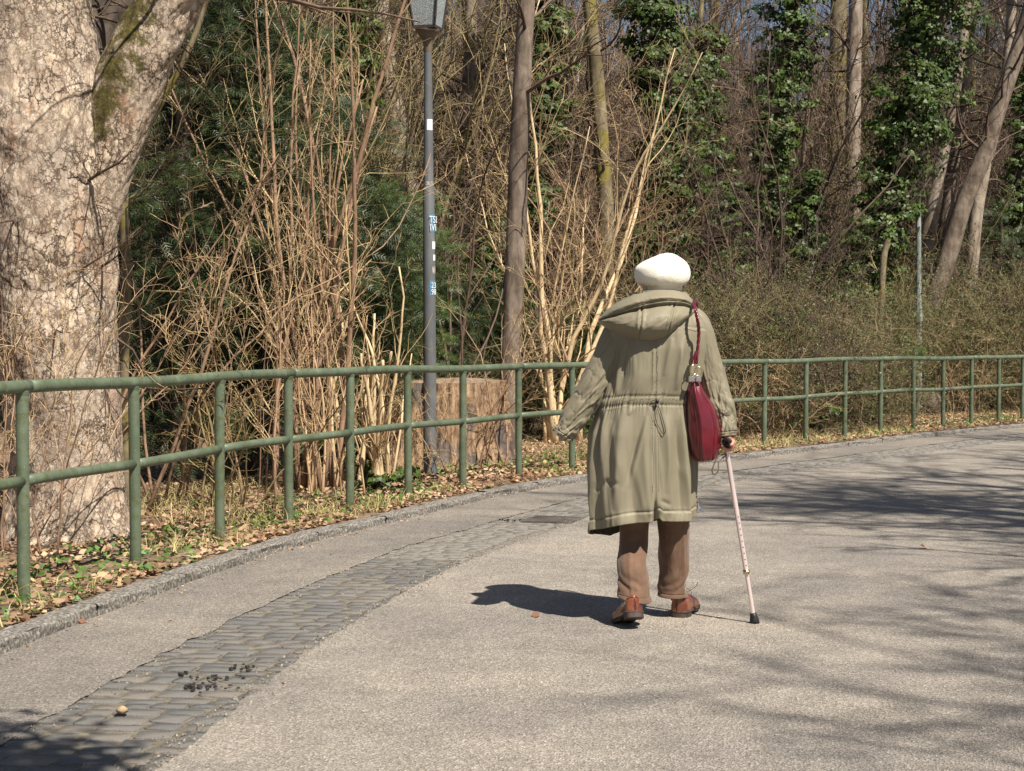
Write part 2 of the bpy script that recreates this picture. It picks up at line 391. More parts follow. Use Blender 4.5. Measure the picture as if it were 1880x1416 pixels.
# drain grate lying in the gutter
M['iron'] = simple('cast_iron', [(.3, (.08, .07, .06)), (.7, (.16, .14, .12))], 20, rough=.7, bs=.4)
gr = empty('drain_grate', (GRATE[0], GRATE[1], .004), 'flat iron drain grate set in the cobbled gutter left of the woman', 'drain grate')
ga = math.atan2(*ctan(s_at_y(11.3))[::-1])
def rotz(V, a, c):
    V = np.asarray(V, float); return np.stack([V[:, 0] * math.cos(a) - V[:, 1] * math.sin(a) + c[0], V[:, 0] * math.sin(a) + V[:, 1] * math.cos(a) + c[1], V[:, 2] + c[2]], -1)
fm = MB()
for c, s_ in (((0, -.175, 0), (.38, .025, .03)), ((0, .175, 0), (.38, .025, .03)), ((-.178, 0, 0), (.025, .32, .03)), ((.178, 0, 0), (.025, .32, .03))):
    V, Q = box(c, s_); fm.add(rotz(V, ga, (GRATE[0], GRATE[1], -.006)), Q)
obj('frame', fm.mesh('frame', M['iron'], False), gr)
for k in range(8):
    V, Q = box((-.145 + k * .0415, 0, 0), (.026, .325, .024)); obj('bar', mesh_np('bar', rotz(V, ga, (GRATE[0], GRATE[1], -.006)), Q, mat=M['iron'], smooth=False), gr)

# ------------------------------------------------------------------ railing
rail = empty('railing', (*cpos(S0), .055), 'long green tubular steel railing curving along the kerb', 'railing')
ZT = 1.055; ZM = .612; RT, RM, RP = .031, .0265, .0305
post_px = [40, 245, 403, 529, 643, 748, 850, 952, 1050, 1146, 1238, 1327, 1404, 1480, 1552, 1617, 1677, 1732, 1784, 1834, 1878]
ps = [float(s_of_px(x)) for x in post_px]
ps = [ps[0] - 3.6, ps[0] - 2.4, ps[0] - 1.2] + ps + [ps[-1] + 1.02 * k for k in range(1, 12)]
def rail_piece(name, s0, s1, z, r, par):
    s = np.linspace(s0, s1, max(6, int((s1 - s0) * 8)))
    p = cpos(s); zz = z + .006 * np.sin(s * 1.1) + .004 * np.sin(s * 2.7)
    V, Q, T = tubes(np.concatenate([p, zz[:, None]], 1), np.full(len(s), r), 16, True)
    return obj(name, MB().add(V, Q, T).mesh(name, M['green']), par)
def zr(s, z): return z + .006 * math.sin(s * 1.1) + .004 * math.sin(s * 2.7)
joints = [ps[0] - .3] + [ps[i] + .06 for i in (3, 6, 10, 15, 18, 21, 25, 30)] + [ps[-1] + .1]
for a, b_ in zip(joints[:-1], joints[1:]): rail_piece('top_rail', a, b_ - .002, ZT, RT, rail)
for i, (a, b_) in enumerate(zip(ps[:-1], ps[1:])): rail_piece('mid_rail', a + RP * .6, b_ - RP * .6, ZM, RM, rail)
cb = MB()
for j in joints[1:-1]:
    s = np.array([j - .006, j, j + .006]); p = cpos(s); z = np.array([zr(x, ZT) for x in s])
    V, Q, T = tubes(np.concatenate([p, z[:, None]], 1), np.array([RT + .0005, RT + .003, RT + .0005]), 16); cb.add(V, Q)
obj('weld_bead', cb.mesh('weld_bead', M['green']), rail)
for i, s_ in enumerate(ps):
    p = cpos(s_); h = zr(s_, ZT); lean = random.uniform(-.006, .006)
    P = np.array([[p[0] + lean, p[1], -.05], [p[0] + lean * .7, p[1], .3], [p[0] + lean * .3, p[1], .7], [p[0], p[1], h - RT * .55]])
    V, Q, T = tubes(P, np.full(4, RP), 16); mb = MB().add(V, Q)
    # fillet welds
    V, Q, T = tubes(np.array([[p[0], p[1], h - RT - .012], [p[0], p[1], h - RT + .002], [p[0], p[1], h - RT + .01]]), np.array([RP, RP + .004, RP + .006]), 16); mb.add(V, Q)
    o = obj('post', mb.mesh('post', M['green']), rail)

# ------------------------------------------------------------------ plants: growth
def grow(p, d, L, r, levels, seed=0):
    """p,d (N,3), L,r (N,). levels: dicts n, wob, trop, kids, ang, lr, rr, tmin. Returns [(P,R),...] per level."""
    R_ = np.random.RandomState(seed); out = []
    for li, cf in enumerate(levels):
        n = cf['n']; Nn = len(p); P = np.zeros((Nn, n, 3)); P[:, 0] = p; D = norm(d.copy()); ds = (L / (n - 1))[:, None]
        drift = R_.normal(0, cf.get('drift', .0) + 1e-6, (Nn, 3))
        for i in range(1, n):
            D = norm(D + R_.normal(0, cf['wob'], (Nn, 3)) + drift + np.array([0, 0, cf['trop']]))
            P[:, i] = P[:, i - 1] + D * ds
        tt = np.linspace(0, 1, n); RR = r[:, None] * (1 - (1 - cf.get('tip', .3)) * tt ** cf.get('tp', 1.0))[None]
        out.append((P, RR))
        if li + 1 < len(levels):
            k = cf['kids']; t = R_.uniform(cf.get('tmin', .2), .98, (Nn, k)) * (n - 1); i0 = np.minimum(t.astype(int), n - 2); f = t - i0
            ar = np.arange(Nn)[:, None]
            c = P[ar, i0] * (1 - f[..., None]) + P[ar, i0 + 1] * f[..., None]; tan = norm(P[ar, i0 + 1] - P[ar, i0]); rr = RR[ar, i0] * (1 - f) + RR[ar, i0 + 1] * f
            rnd = norm(R_.normal(0, 1, c.shape)); perp = norm(rnd - (rnd * tan).sum(-1, keepdims=True) * tan)
            a = np.radians(R_.uniform(cf['ang'][0], cf['ang'][1], (Nn, k)))[..., None]
            d = (tan * np.cos(a) + perp * np.sin(a)).reshape(-1, 3); p = c.reshape(-1, 3)
            L = (L[:, None] * cf['lr'] * (1.1 - .55 * t / (n - 1)) * R_.uniform(.5, 1.2, (Nn, k))).reshape(-1)
            r = np.maximum((rr * cf['rr'] * R_.uniform(.6, 1, (Nn, k))).reshape(-1), cf.get('rmin', .0015))
    return out
def leafs(C, D, Uv, size, TV, TT):        # C centres, D leaf normals, Uv tip directions
    D = norm(D); X = norm(np.cross(Uv, D)); Y = np.cross(D, X)
    V = C[:, None] + size[:, None, None] * (TV[None, :, 0:1] * X[:, None] + TV[None, :, 1:2] * Y[:, None] + TV[None, :, 2:3] * D[:, None])
    n = len(TV); T = (np.arange(len(C)) * n)[:, None, None] + TT[None]
    return V.reshape(-1, 3), T.reshape(-1, 3)
IVY_V = np.array([[0, -.1, .03], [.5, -.18, -.05], [.42, .16, -.04], [0, .7, -.12], [-.42, .16, -.04], [-.5, -.18, -.05]]); IVY_T = np.array([[0, 1, 2], [0, 2, 3], [0, 3, 4], [0, 4, 5]])
LEAF_V = np.array([[0, -.5, .05], [.32, -.12, .1], [.26, .25, .02], [0, .55, .12], [-.3, .2, .0], [-.3, -.15, .14], [0, 0, -.03]])[:6]; LEAF_T = np.array([[0, 1, 5], [1, 2, 4], [1, 4, 5], [2, 3, 4]])
OV_V = np.array([[0, -.5, 0], [.28, 0, .06], [0, .55, -.05], [-.28, 0, .06]]); OV_T = np.array([[0, 1, 2], [0, 2, 3]])
sv_, st2 = [], []
for i in range(6):
    y = i / 6
    for sd in (-1, 1):
        b0 = len(sv_); ln = .34 * (1 - .55 * y)
        sv_ += [[0, y - .035, 0], [0, y + .035, 0], [sd * ln, y + ln * .75, .05 * sd * (i % 3 - 1)]]; st2.append([b0, b0 + 1, b0 + 2])
b0 = len(sv_); sv_ += [[-.012, 0, 0], [.012, 0, 0], [0, 1.12, .03]]; st2.append([b0, b0 + 1, b0 + 2])
SPR_V, SPR_T = np.array(sv_), np.array(st2)

def ellip(n, R_): return norm(R_.normal(0, 1, (n, 3)))
def ivy_leaves(path, rad, n, seed, size=.065, clump=46, flat=1.0):     # foliage hanging around a path in clumps
    R_ = np.random.RandomState(seed); P = smoothpath(np.column_stack([path, rad]), 60)
    nc = max(4, n // clump); i = R_.randint(0, 60, nc); dirs = ellip(nc, R_); dirs[:, 2] *= .5
    rr = P[i, 3] * R_.uniform(.35, 1.0, nc)
    cc = P[i, :3] + dirs * rr[:, None] * np.array([1, flat, 1]) + R_.normal(0, .06, (nc, 3))
    cr = P[i, 3] * R_.uniform(.16, .42, nc) + .05
    j = np.repeat(np.arange(nc), clump); dd = ellip(len(j), R_); dd[:, 2] = np.abs(dd[:, 2]) * .9 - .25
    C = cc[j] + dd * cr[j][:, None] * R_.uniform(.6, 1.08, (len(j), 1)) * np.array([1, 1, .85])
    out = C - (P[np.repeat(i, clump), :3]); out[:, 2] *= .3
    Dn = norm(norm(out) * .8 + dd * .8 + np.array([.1, -.25, .45]) + R_.normal(0, .45, dd.shape))
    Uv = norm(R_.normal(0, .6, dd.shape) + np.array([0, 0, -1.0]))
    return leafs(C, Dn, Uv, size * R_.uniform(.55, 1.25, len(j)), IVY_V, IVY_T)
def yew_foliage(c, rx, ry, rz, n, seed, size=.13):
    R_ = np.random.RandomState(seed); nb = n // 26
    bd = ellip(nb, R_); lump = .75 + .5 * fbm(bd[:, 0] * 2.2 + bd[:, 1] * 2 + 7, bd[:, 2] * 2.6 + seed)
    rad = lump * R_.uniform(.5, 1.0, nb) ** .6
    bc = np.array(c) + bd * rad[:, None] * np.array([rx, ry, rz])
    droop = norm(bd * np.array([1, 1, .15]) + np.array([0, 0, -.15]) + R_.normal(0, .25, bd.shape))
    j = np.repeat(np.arange(nb), 26); t = np.tile(np.linspace(-.5, .5, 26), nb)
    side = norm(np.cross(droop, np.array([0, 0, 1.])))
    C = bc[j] + droop[j] * (t * .55)[:, None] + side[j] * (R_.uniform(-1, 1, len(j)) * .17 * (1 - t))[:, None] + R_.normal(0, .03, (len(j), 3)) - np.array([0, 0, 1]) * (t[:, None] + .5) ** 2 * .12
    Uv = norm(droop[j] + side[j] * R_.uniform(-.9, .9, (len(j), 1)) + R_.normal(0, .25, (len(j), 3)) + np.array([0, 0, -.15]))
    Dn = norm(R_.normal(0, .45, (len(j), 3)) + np.array([0, -.45, .8]))
    return leafs(C, Dn, Uv, size * R_.uniform(.6, 1.2, len(j)), SPR_V, SPR_T)

def px_path(pts, Y):                      # [(px,py,rpx[,Y])] -> points, radii
    P = [at(q[0], q[1], q[3] if len(q) > 3 else Y) for q in pts]
    R = [q[2] * (q[3] if len(q) > 3 else Y) / F for q in pts]
    return np.array(P), np.array(R)
def to_ground(P, R, flare=1.25):
    b = P[0].copy(); d = P[0] - P[1]; z0 = fz(b[0], b[1]) - .05
    if b[2] > z0 + .05:
        k = (b[2] - z0); e = b + np.array([d[0], d[1], 0]) / max(abs(d[2]), .3) * k * .5; e[2] = z0
        P = np.concatenate([[e], P]); R = np.concatenate([[R[0] * flare], R])
    return P, R
def relief_tube(P, R, k=28, n=90, amp=.06, freq=7, seed=0):
    PR = smoothpath(np.column_stack([P, R]), n); C = PR[:, :3]; r = PR[:, 3]
    T = norm(np.gradient(C, axis=0)); ref = np.array([0, 1., 0]); A = norm(np.cross(T, ref)); B = np.cross(T, A)
    th = np.arange(k) * 2 * PI / k; u = np.cos(th)[None] * 2.0 + 50 + seed; v = np.linspace(0, n * .12, n)[:, None] + np.sin(th)[None] * 2.0
    d = 1 + amp * 2 * (fbm(u * freq / 6, v * freq / 6) - .47)
    V = C[:, None] + (r[:, None] * d)[..., None] * (np.cos(th)[None, :, None] * A[:, None] + np.sin(th)[None, :, None] * B[:, None])
    return V.reshape(-1, 3), grid_faces(k, n, True)
def twigs_from(P, R, n, seed, lmin=.6, lmax=1.8, up=.1, lv2=5, lv3=4, rtw=.25, tmin=.3, wob=.16, k=4):
    R_ = np.random.RandomState(seed); m = len(P); t = R_.uniform(tmin, .99, n) * (m - 1); i = np.minimum(t.astype(int), m - 2); f = (t - i)[:, None]
    p = P[i] * (1 - f) + P[i + 1] * f; r = (R[i] * (1 - f[:, 0]) + R[i + 1] * f[:, 0]) * rtw * R_.uniform(.5, 1, n)
    d = norm(R_.normal(0, 1, (n, 3)) * np.array([1, 1, .35]) + np.array([0, 0, .45]))
    L = R_.uniform(lmin, lmax, n)
    lv = [dict(n=8, wob=wob, trop=up, kids=lv2, ang=(25, 65), lr=.5, rr=.6, rmin=.003, drift=.04), dict(n=6, wob=.2, trop=up * .6, kids=lv3, ang=(25, 65), lr=.5, rr=.6, rmin=.002, drift=.05), dict(n=4, wob=.25, trop=up * .3)]
    if not lv3: lv = lv[:2]
    g = grow(p, d, L, np.maximum(r, .004), lv, seed); mb = MB()
    for q, (PP, RR) in enumerate(g): V, Q, T = tubes(PP, RR, k if q == 0 else 3); mb.add(V, Q)
    return mb

print('base done')
# ------------------------------------------------------------------ the big old tree on the left
def voro(u, v, per, seed):                # F2-F1 edge distance, cell id and offset from the cell's centre; periodic in u
    iu = np.floor(u).astype(int); iv = np.floor(v).astype(int)
    r = np.random.RandomState(seed); tab = r.rand(256, 256, 3)
    d1 = np.full(u.shape, 9.); d2 = np.full(u.shape, 9.); cid = np.zeros(u.shape); ox = np.zeros(u.shape); oy = np.zeros(u.shape)
    for a in (-1, 0, 1):
        for b_ in (-1, 0, 1):
            cu = (iu + a) % per; cv = (iv + b_) & 255; q = tab[cu & 255, cv]
            dx = iu + a + q[..., 0] - u; dy = iv + b_ + q[..., 1] - v; d = np.hypot(dx, dy)
            nn = d < d1; d2 = np.where(nn, d1, np.minimum(d2, d)); cid = np.where(nn, q[..., 2], cid); ox = np.where(nn, dx, ox); oy = np.where(nn, dy, oy); d1 = np.where(nn, d, d1)
    return d2 - d1, cid, ox, oy
def bark_tube(PR, k, n, per, vs, seed, amp=.009, extra=None):
    PR = smoothpath(PR, n); C = PR[:, :3]; r = PR[:, 3]
    T = norm(np.gradient(C, axis=0)); A = norm(np.cross(T, np.array([0, 1., 0]))); B = np.cross(T, A)
    th = np.arange(k) * 2 * PI / k; th = th - .66 * np.sin(th - PI / 2) - .66; arc = np.r_[0, np.cumsum(np.linalg.norm(np.diff(C, axis=0), axis=1))]
    TH, S = np.meshgrid(th, arc); cw, sw = np.cos(TH) * .36, np.sin(TH) * .36
    def n3(f, o, g=1.0): return fbm(cw * f + o + 30, S * f * g + sw * f + o * 1.7, 4) - .47
    wx, wy = n3(9, 3) * 2.4 + n3(40, 8) * 1.0, n3(9, 21) * 2.0 + n3(40, 28) * .8
    U = TH / (2 * PI) * per + wx; W = S * vs + wy
    e, cid, ox, oy = voro(U, W, per, seed)
    e2, cid2, ox2, oy2 = voro(U * 2 + n3(60, 5), W * 2.3 + n3(60, 15), per * 2, seed + 5)
    cm = sstep(-.09, .07, n3(12, 40)); cm2 = sstep(-.02, .1, n3(16, 60))
    wd = .10 + .16 * sstep(-.1, .15, n3(5, 50))
    c1_ = (1 - sstep(0, 1, e / wd)) * (.12 + .88 * cm); c2_ = (1 - sstep(0, .09, e2)) * cm2 * .6
    fis = np.abs(fbm(cw * 30 + 80 + wx * .25, S * 4.5 + sw * 30, 4) - .47); c3_ = (1 - sstep(0, .022, fis)) * .7 * sstep(-.03, .08, n3(4, 77))
    gap = 1 - np.maximum(np.maximum(c1_, c2_), c3_)
    d = amp * (gap - .8) + amp * .55 * (cid - .5) * sstep(0, .06, e) + amp * .8 * (oy * .8 + ox * .5 * (cid * 2 - 1)) * cm + amp * .35 * oy2 * cm2 + amp * .4 * n3(70, 12) + amp * .8 * n3(22, 33) + .09 * n3(3.2, 2)
    if extra is not None: d = d + extra(TH, S)
    V = C[:, None] + (r[:, None] + d)[..., None] * (np.cos(TH)[..., None] * A[:, None] + np.sin(TH)[..., None] * B[:, None])
    return V.reshape(-1, 3), grid_faces(k, n, True), gap.reshape(-1), cid.reshape(-1)
def big_bark():
    m, nt, b = newmat('flaking_bark', .85, .25)
    g = N(nt, "ShaderNodeAttribute", attribute_name='gap'); ci = N(nt, "ShaderNodeAttribute", attribute_name='cell')
    v = coords(nt, (1, 1, .5)); n1 = noise(nt, v, 26, 7, .7)
    plate = ramp(nt, n1, [(.3, (.24, .175, .125)), (.44, (.44, .345, .26)), (.58, (.57, .475, .375)), (.72, (.68, .61, .52))])
    tone = ramp(nt, ci.outputs["Fac"], [(0, (.7, .66, .63)), (.25, (.9, .88, .86)), (.6, (1, 1, 1)), (1, (1.15, 1.12, 1.05))])
    c = mixc(nt, 1.0, plate, tone, 'MULTIPLY')
    red = ramp(nt, noise(nt, coords(nt, (1, 1, .28)), 4.2, 5, .7), [(.56, (0, 0, 0)), (.68, (.75, .75, .75))])
    c = mixc(nt, red, c, (.36, .19, .115))
    grey = ramp(nt, noise(nt, coords(nt), 1.7, 4, .6), [(.45, (0, 0, 0)), (.65, (.55, .55, .55))]); c = mixc(nt, grey, c, (.36, .3, .25))
    crk = ramp(nt, g.outputs["Fac"], [(.1, (.4, .4, .4)), (.8, (0, 0, 0))]); c = mixc(nt, crk, c, (.09, .058, .038))
    # fine cracks between the flakes
    def cracks(sc, zs, wid, amt, msc, lo, hi, seed):
        tc = nt.nodes.new("ShaderNodeTexCoord"); nz = N(nt, "ShaderNodeTexNoise", Scale=7.0 + seed, Detail=6.0, Roughness=.7); nt.links.new(tc.outputs["Object"], nz.inputs["Vector"])
        sub = N(nt, "ShaderNodeVectorMath", operation='SUBTRACT'); sub.inputs[1].default_value = (.5, .5, .5); nt.links.new(nz.outputs["Color"], sub.inputs[0])
        scl = N(nt, "ShaderNodeVectorMath", operation='SCALE'); scl.inputs["Scale"].default_value = amt; nt.links.new(sub.outputs[0], scl.inputs[0])
        add = N(nt, "ShaderNodeVectorMath", operation='ADD'); nt.links.new(tc.outputs["Object"], add.inputs[0]); nt.links.new(scl.outputs[0], add.inputs[1])
        mp = nt.nodes.new("ShaderNodeMapping"); mp.inputs["Scale"].default_value = (1, 1, zs); nt.links.new(add.outputs[0], mp.inputs[0])
        vo = N(nt, "ShaderNodeTexVoronoi", feature='DISTANCE_TO_EDGE', Scale=sc); nt.links.new(mp.outputs[0], vo.inputs["Vector"])
        k = ramp(nt, vo.outputs["Distance"], [(wid * .3, (1, 1, 1)), (wid, (0, 0, 0))])
        ms = ramp(nt, noise(nt, coords(nt), msc, 3, .6), [(lo, (.15, .15, .15)), (hi, (1, 1, 1))])
        return mixc(nt, 1.0, k, ms, 'MULTIPLY')
    k1 = cracks(20, .42, .068, .16, 3.5, .36, .58, 0); k2 = cracks(44, .62, .07, .07, 5.5, .48, .66, 3)
    kk = mixc(nt, 1.0, k1, k2, 'LIGHTEN')
    c = mixc(nt, kk, c, (.09, .057, .037))
    nt.links.new(c, b.inputs["Base Color"])
    inv = N(nt, "ShaderNodeMath", operation='MULTIPLY_ADD'); inv.inputs[1].default_value = -1.6; nt.links.new(kk, inv.inputs[0]); nt.links.new(noise(nt, v, 60, 6, .7), inv.inputs[2])
    bump(nt, inv.outputs[0], b, .8, .006)
    return m, nt, b, c
M['bigbark'], _nt, _b, _c = big_bark()
def mossy_bark():
    m, nt, b, c = big_bark(); m.name = 'flaking_bark_with_moss'
    mo = N(nt, "ShaderNodeAttribute", attribute_name='moss'); nz = noise(nt, coords(nt), 9, 7, .75)
    f = N(nt, "ShaderNodeMath", operation='MULTIPLY_ADD'); f.inputs[1].default_value = 1.6; f.inputs[2].default_value = -.55
    ad = N(nt, "ShaderNodeMath", operation='ADD'); nt.links.new(nz, f.inputs[0]); nt.links.new(f.outputs[0], ad.inputs[0]); nt.links.new(mo.outputs["Fac"], ad.inputs[1])
    k = ramp(nt, ad.outputs[0], [(.62, (0, 0, 0)), (.85, (1, 1, 1))])
    mc = ramp(nt, noise(nt, coords(nt), 30, 4), [(.3, (.04, .03, .012)), (.7, (.13, .11, .028))])
    nt.links.new(mixc(nt, k, c, mc), b.inputs["Base Color"]); return m
M['mossbark'] = mossy_bark()
TY = 9.9
bt = empty('old_tree', tuple(at(120, 990, TY)), 'massive old tree with pale flaking bark and a mossy forked limb behind the railing', 'tree')
tr = [(128, 1035, 150), (130, 985, 122), (126, 900, 104), (120, 800, 101), (112, 680, 103), (104, 560, 108), (98, 440, 113), (92, 320, 120), (80, 200, 122), (62, 80, 113), (46, -40, 112), (20, -220, 108), (-20, -500, 100)]
P, R = px_path(tr, TY)
def root_flare(TH, S): return np.exp(-S / .12) * .05 * np.sin(TH * 5 + 1) + .012 * np.sin(TH * 3 + S * 2) - .02 * np.exp(-((S - 2.55) / .05) ** 2) * (np.cos(TH - 4.6) > .3) - .018 * np.exp(-((S - 2.2) / .04) ** 2) * (np.cos(TH - 4.9) > .5)
V, Q, gp, cid = bark_tube(np.column_stack([P, R]), 300, 520, 62, 10.5, 3, .0042, root_flare)
me = mesh_np('trunk', V, Q, mat=M['bigbark'])
for nm, arr in (('gap', gp), ('cell', cid)): me.attributes.new(nm, 'FLOAT', 'POINT').data.foreach_set('value', arr.astype(np.float32))
obj('trunk', me, bt)
lm = [(158, 520, 40), (166, 400, 52), (186, 290, 60), (226, 180, 62), (274, 80, 57), (326, -15, 53), (382, -110, 50), (440, -260, 52), (560, -520, 40), (640, -800, 28)]
P2, R2 = px_path(lm, TY - .05)
V, Q, gp, cid = bark_tube(np.column_stack([P2, R2]), 160, 280, 40, 11, 8, .0042)
me = mesh_np('limb', V, Q, mat=M['mossbark'])
mossc = at(212, 130, TY - .3); dv = (V - mossc) / np.array([.22, .5, .34])
me.attributes.new('gap', 'FLOAT', 'POINT').data.foreach_set('value', gp.astype(np.float32))
me.attributes.new('cell', 'FLOAT', 'POINT').data.foreach_set('value', cid.astype(np.float32))
pxx = V[:, 0] / V[:, 1] * F + CXP; pyy = HOR - (V[:, 2] - CH) / V[:, 1] * F
ml = np.exp(-((pxx - 190 - (200 - pyy) * .36) / 68) ** 2) * sstep(400, 200, pyy) * sstep(-40, 60, pyy + 60)
me.attributes.new('moss', 'FLOAT', 'POINT').data.foreach_set('value', (ml * .62).astype(np.float32))
obj('limb', me, bt)
P3, R3 = px_path([(120, 170, 40, TY + .3), (180, 60, 38, TY + .5), (232, -40, 34, TY + .7), (300, -300, 28, TY + 1.2)], TY)
V, Q = relief_tube(P3, R3, 32, 60, .08); obj('limb', mesh_np('limb', V, Q, mat=M['trunk_dark']), bt)  # extra dark-barked limb standing in for the shaded underside of the main limb
mb = twigs_from(P2, R2, 26, 5, .7, 2.2, .05, 6, 5, .12, .45); obj('twigs', mb.mesh('twigs', M['brown']), bt)
mb = twigs_from(P, R, 22, 15, .5, 1.4, .03, 6, 5, .05, .28); obj('twigs', mb.mesh('twigs', M['brown']), bt)

# ------------------------------------------------------------------ shrubs of bare stems
def shrub(name, label, base, n, H, spread, r0, mats, seed, cat='shrub', lean=(0, 0), kids=(9, 7, 4), wob=.09, trop=.05, cut=None, group=None, ang=(18, 50), lr=.42, tmin=.15, aniso=1.0, each=True):
    R_ = np.random.RandomState(seed); t = empty(name, tuple(base), label, cat, group)
    b = np.array(base) + np.column_stack([R_.normal(0, .1 + .02 * n ** .5, n), R_.normal(0, .1, n), np.full(n, -.05)])
    a = R_.uniform(0, 2 * PI, n); q = R_.uniform(.1, 1, n) * spread
    d = norm(np.column_stack([np.cos(a) * q * aniso + lean[0], np.sin(a) * q + lean[1], np.ones(n)]))
    L = H * R_.uniform(.6, 1.1, n); r = r0 * R_.uniform(.45, 1.1, n)
    lv = [dict(n=16, wob=wob, trop=trop, kids=kids[0], ang=ang, lr=lr, rr=.62, tmin=tmin, rmin=.003, tip=.25 if cut is None else cut, drift=.02),
          dict(n=7, wob=wob * 1.5, trop=trop * .8, kids=kids[1], ang=(20, 60), lr=.45, rr=.6, tmin=.1, rmin=.0025, drift=.05), dict(n=5, wob=.2, trop=.02, kids=kids[2] if len(kids) > 2 else 0, ang=(20, 60), lr=.5, rr=.7, rmin=.0022, drift=.06)]
    if len(kids) > 2 and kids[2]: lv.append(dict(n=3, wob=.25, trop=0))
    g = grow(b, d, L, r, lv, seed)
    PP, RR = g[0]
    if each:
        for i in range(n):
            V, Q, T = tubes(PP[i], RR[i], 8, True); obj('stem', MB().add(V, Q, T).mesh('stem', mats[0]), t)
    else:
        V, Q, T = tubes(PP, RR, 6); obj('stems', mesh_np('stems', V, Q, mat=mats[0]), t)
    mb = MB()
    for q_, (PP, RR) in enumerate(g[1:]): V, Q, T = tubes(PP, RR, 3); mb.add(V, Q)
    o = obj('twigs', mb.mesh('twigs', mats[1]), t); o['kind'] = 'stuff'
    return t
def gp_(px, py, dz=0): p = gnd(px, py, .055); p[2] = fz(p[0], p[1]); return p
def gy(px, Y): p = at(px, 700, Y); p[2] = fz(p[0], p[1]); return p
shrub('whip_shrub', 'thin pale twiggy shrub right beside the old tree trunk', gy(238, 11.2), 6, 4.2, .28, .016, (M['tan'], M['tan']), 21, kids=(8, 4, 2), lean=(.0, 0), wob=.12, trop=.03)
shrub('arching_shrub', 'tangled shrub of arching bare twigs before the dark yew left of the coppice', gy(335, 12.0), 6, 3.6, .4, .012, (M['tan'], M['straw']), 22, kids=(5, 4, 2), wob=.14, trop=.0)
shrub('leaning_shrub', 'low shrub with yellowish leaning twigs close to the third railing post', gy(420, 11.5), 8, 1.7, .65, .012, (M['olive'], M['gold']), 23, kids=(7, 4, 1), wob=.12, trop=.01)
shrub('coppiced_shrub', 'tall coppiced shrub with dense sunlit pinkish stems left of the lamp post', gy(565, 12.9), 15, 4.8, .06, .034, (M['tan'], M['straw']), 24, kids=(10, 6, 2), wob=.055, trop=.09, ang=(12, 34), lr=.24)
shrub('coppiced_shrub', 'thicket of golden upright twigs at the foot of the coppice', gy(600, 12.6), 12, 2.3, .13, .012, (M['straw'], M['straw']), 25, kids=(7, 4, 1), wob=.08, trop=.07, ang=(12, 36), lr=.34)
shrub('pruned_shrub', 'pruned shrub with thick cream cut stems left of the lamp post foot', gy(690, 13.6), 12, 1.8, .22, .027, (M['pale'], M['straw']), 26, kids=(6, 4, 1), wob=.09, trop=.07, cut=.4, ang=(14, 40), lr=.36)
shrub('pruned_shrub', 'tall branching shrub with thick cream stems right of the slim trunk', gy(1022, 19.2), 9, 5.0, .13, .047, (M['pale'], M['straw']), 127, kids=(9, 7, 3), wob=.12, trop=.075, cut=.14, ang=(16, 46), tmin=.1, lean=(.07, 0), lr=.46)
shrub('twiggy_shrub', 'thin brown twiggy shrub standing between lamp post and slim trunk', gy(880, 15.6), 7, 2.6, .55, .012, (M['tan'], M['straw']), 28, kids=(6, 4, 2), wob=.15, trop=.0)
shrub('twiggy_shrub', 'brown shrub with upright twigs behind the stump', gy(800, 17.5), 7, 4.8, .3, .022, (M['brown'], M['brown']), 29, kids=(6, 4, 2), wob=.1, trop=.04)
shrub('twiggy_shrub', 'loose shrub of crossing twigs behind the woman', gy(1150, 20.5), 9, 5.0, .45, .024, (M['tan'], M['tan']), 30, kids=(8, 5, 3), wob=.12, trop=.03)
shrub('twiggy_shrub', 'grey brown shrub of long arching twigs above the hedge right of the hat', gy(1380, 24.5), 12, 6.0, .5, .035, (M['brown'], M['purple']), 31, kids=(10, 8, 5), wob=.12, trop=.0)
shrub('whip_shrub', 'fine twiggy shrub at the left edge of the photo before the old tree', gy(2, 9.0), 12, 2.2, .38, .008, (M['tan'], M['straw']), 32, kids=(7, 5, 2), wob=.12, trop=.02)
shrub('seedling_shrub', 'slender reddish twigs growing at the foot of the lamp post', gy(838, 14.3), 9, .9, .5, .006, (M['tan'], M['straw']), 33, kids=(5, 4), wob=.12, trop=.02)
shrub('twiggy_shrub', 'upright straw twigs behind the fourth and fifth railing posts', gy(500, 12.0), 4, 2.2, .12, .012, (M['tan'], M['straw']), 34, kids=(6, 4, 1), wob=.09, trop=.04)
shrub('twiggy_shrub', 'low brown twigs round the left side of the stump', gy(735, 14.6), 14, 1.3, .6, .008, (M['tan'], M['straw']), 35, kids=(7, 5, 2), wob=.15, trop=0)
for px_, Y_, n_, H_, sd_, lb_ in ((1425, 20.0, 10, 1.3, 301, 'sparse straw twigs leaning out of the hedge behind the second post right of the woman'), (1570, 23.7, 8, 1.4, 302, 'sparse straw twigs before the foot of the long ivy'), (1770, 26.4, 12, 2.0, 303, 'loose arching straw twigs before the hedge near the right edge'), (1860, 28.0, 12, 2.4, 304, 'arching brown twigs over the hedge at the right edge'), (1345, 20.0, 9, 1.5, 305, 'straw twigs sticking up just right of the right sleeve')):
    shrub('straggly_shrub', lb_, gy(px_, Y_), n_, H_, .6, .009, (M['tan'], M['straw']), sd_, kids=(7, 4, 1), wob=.16, trop=.0)
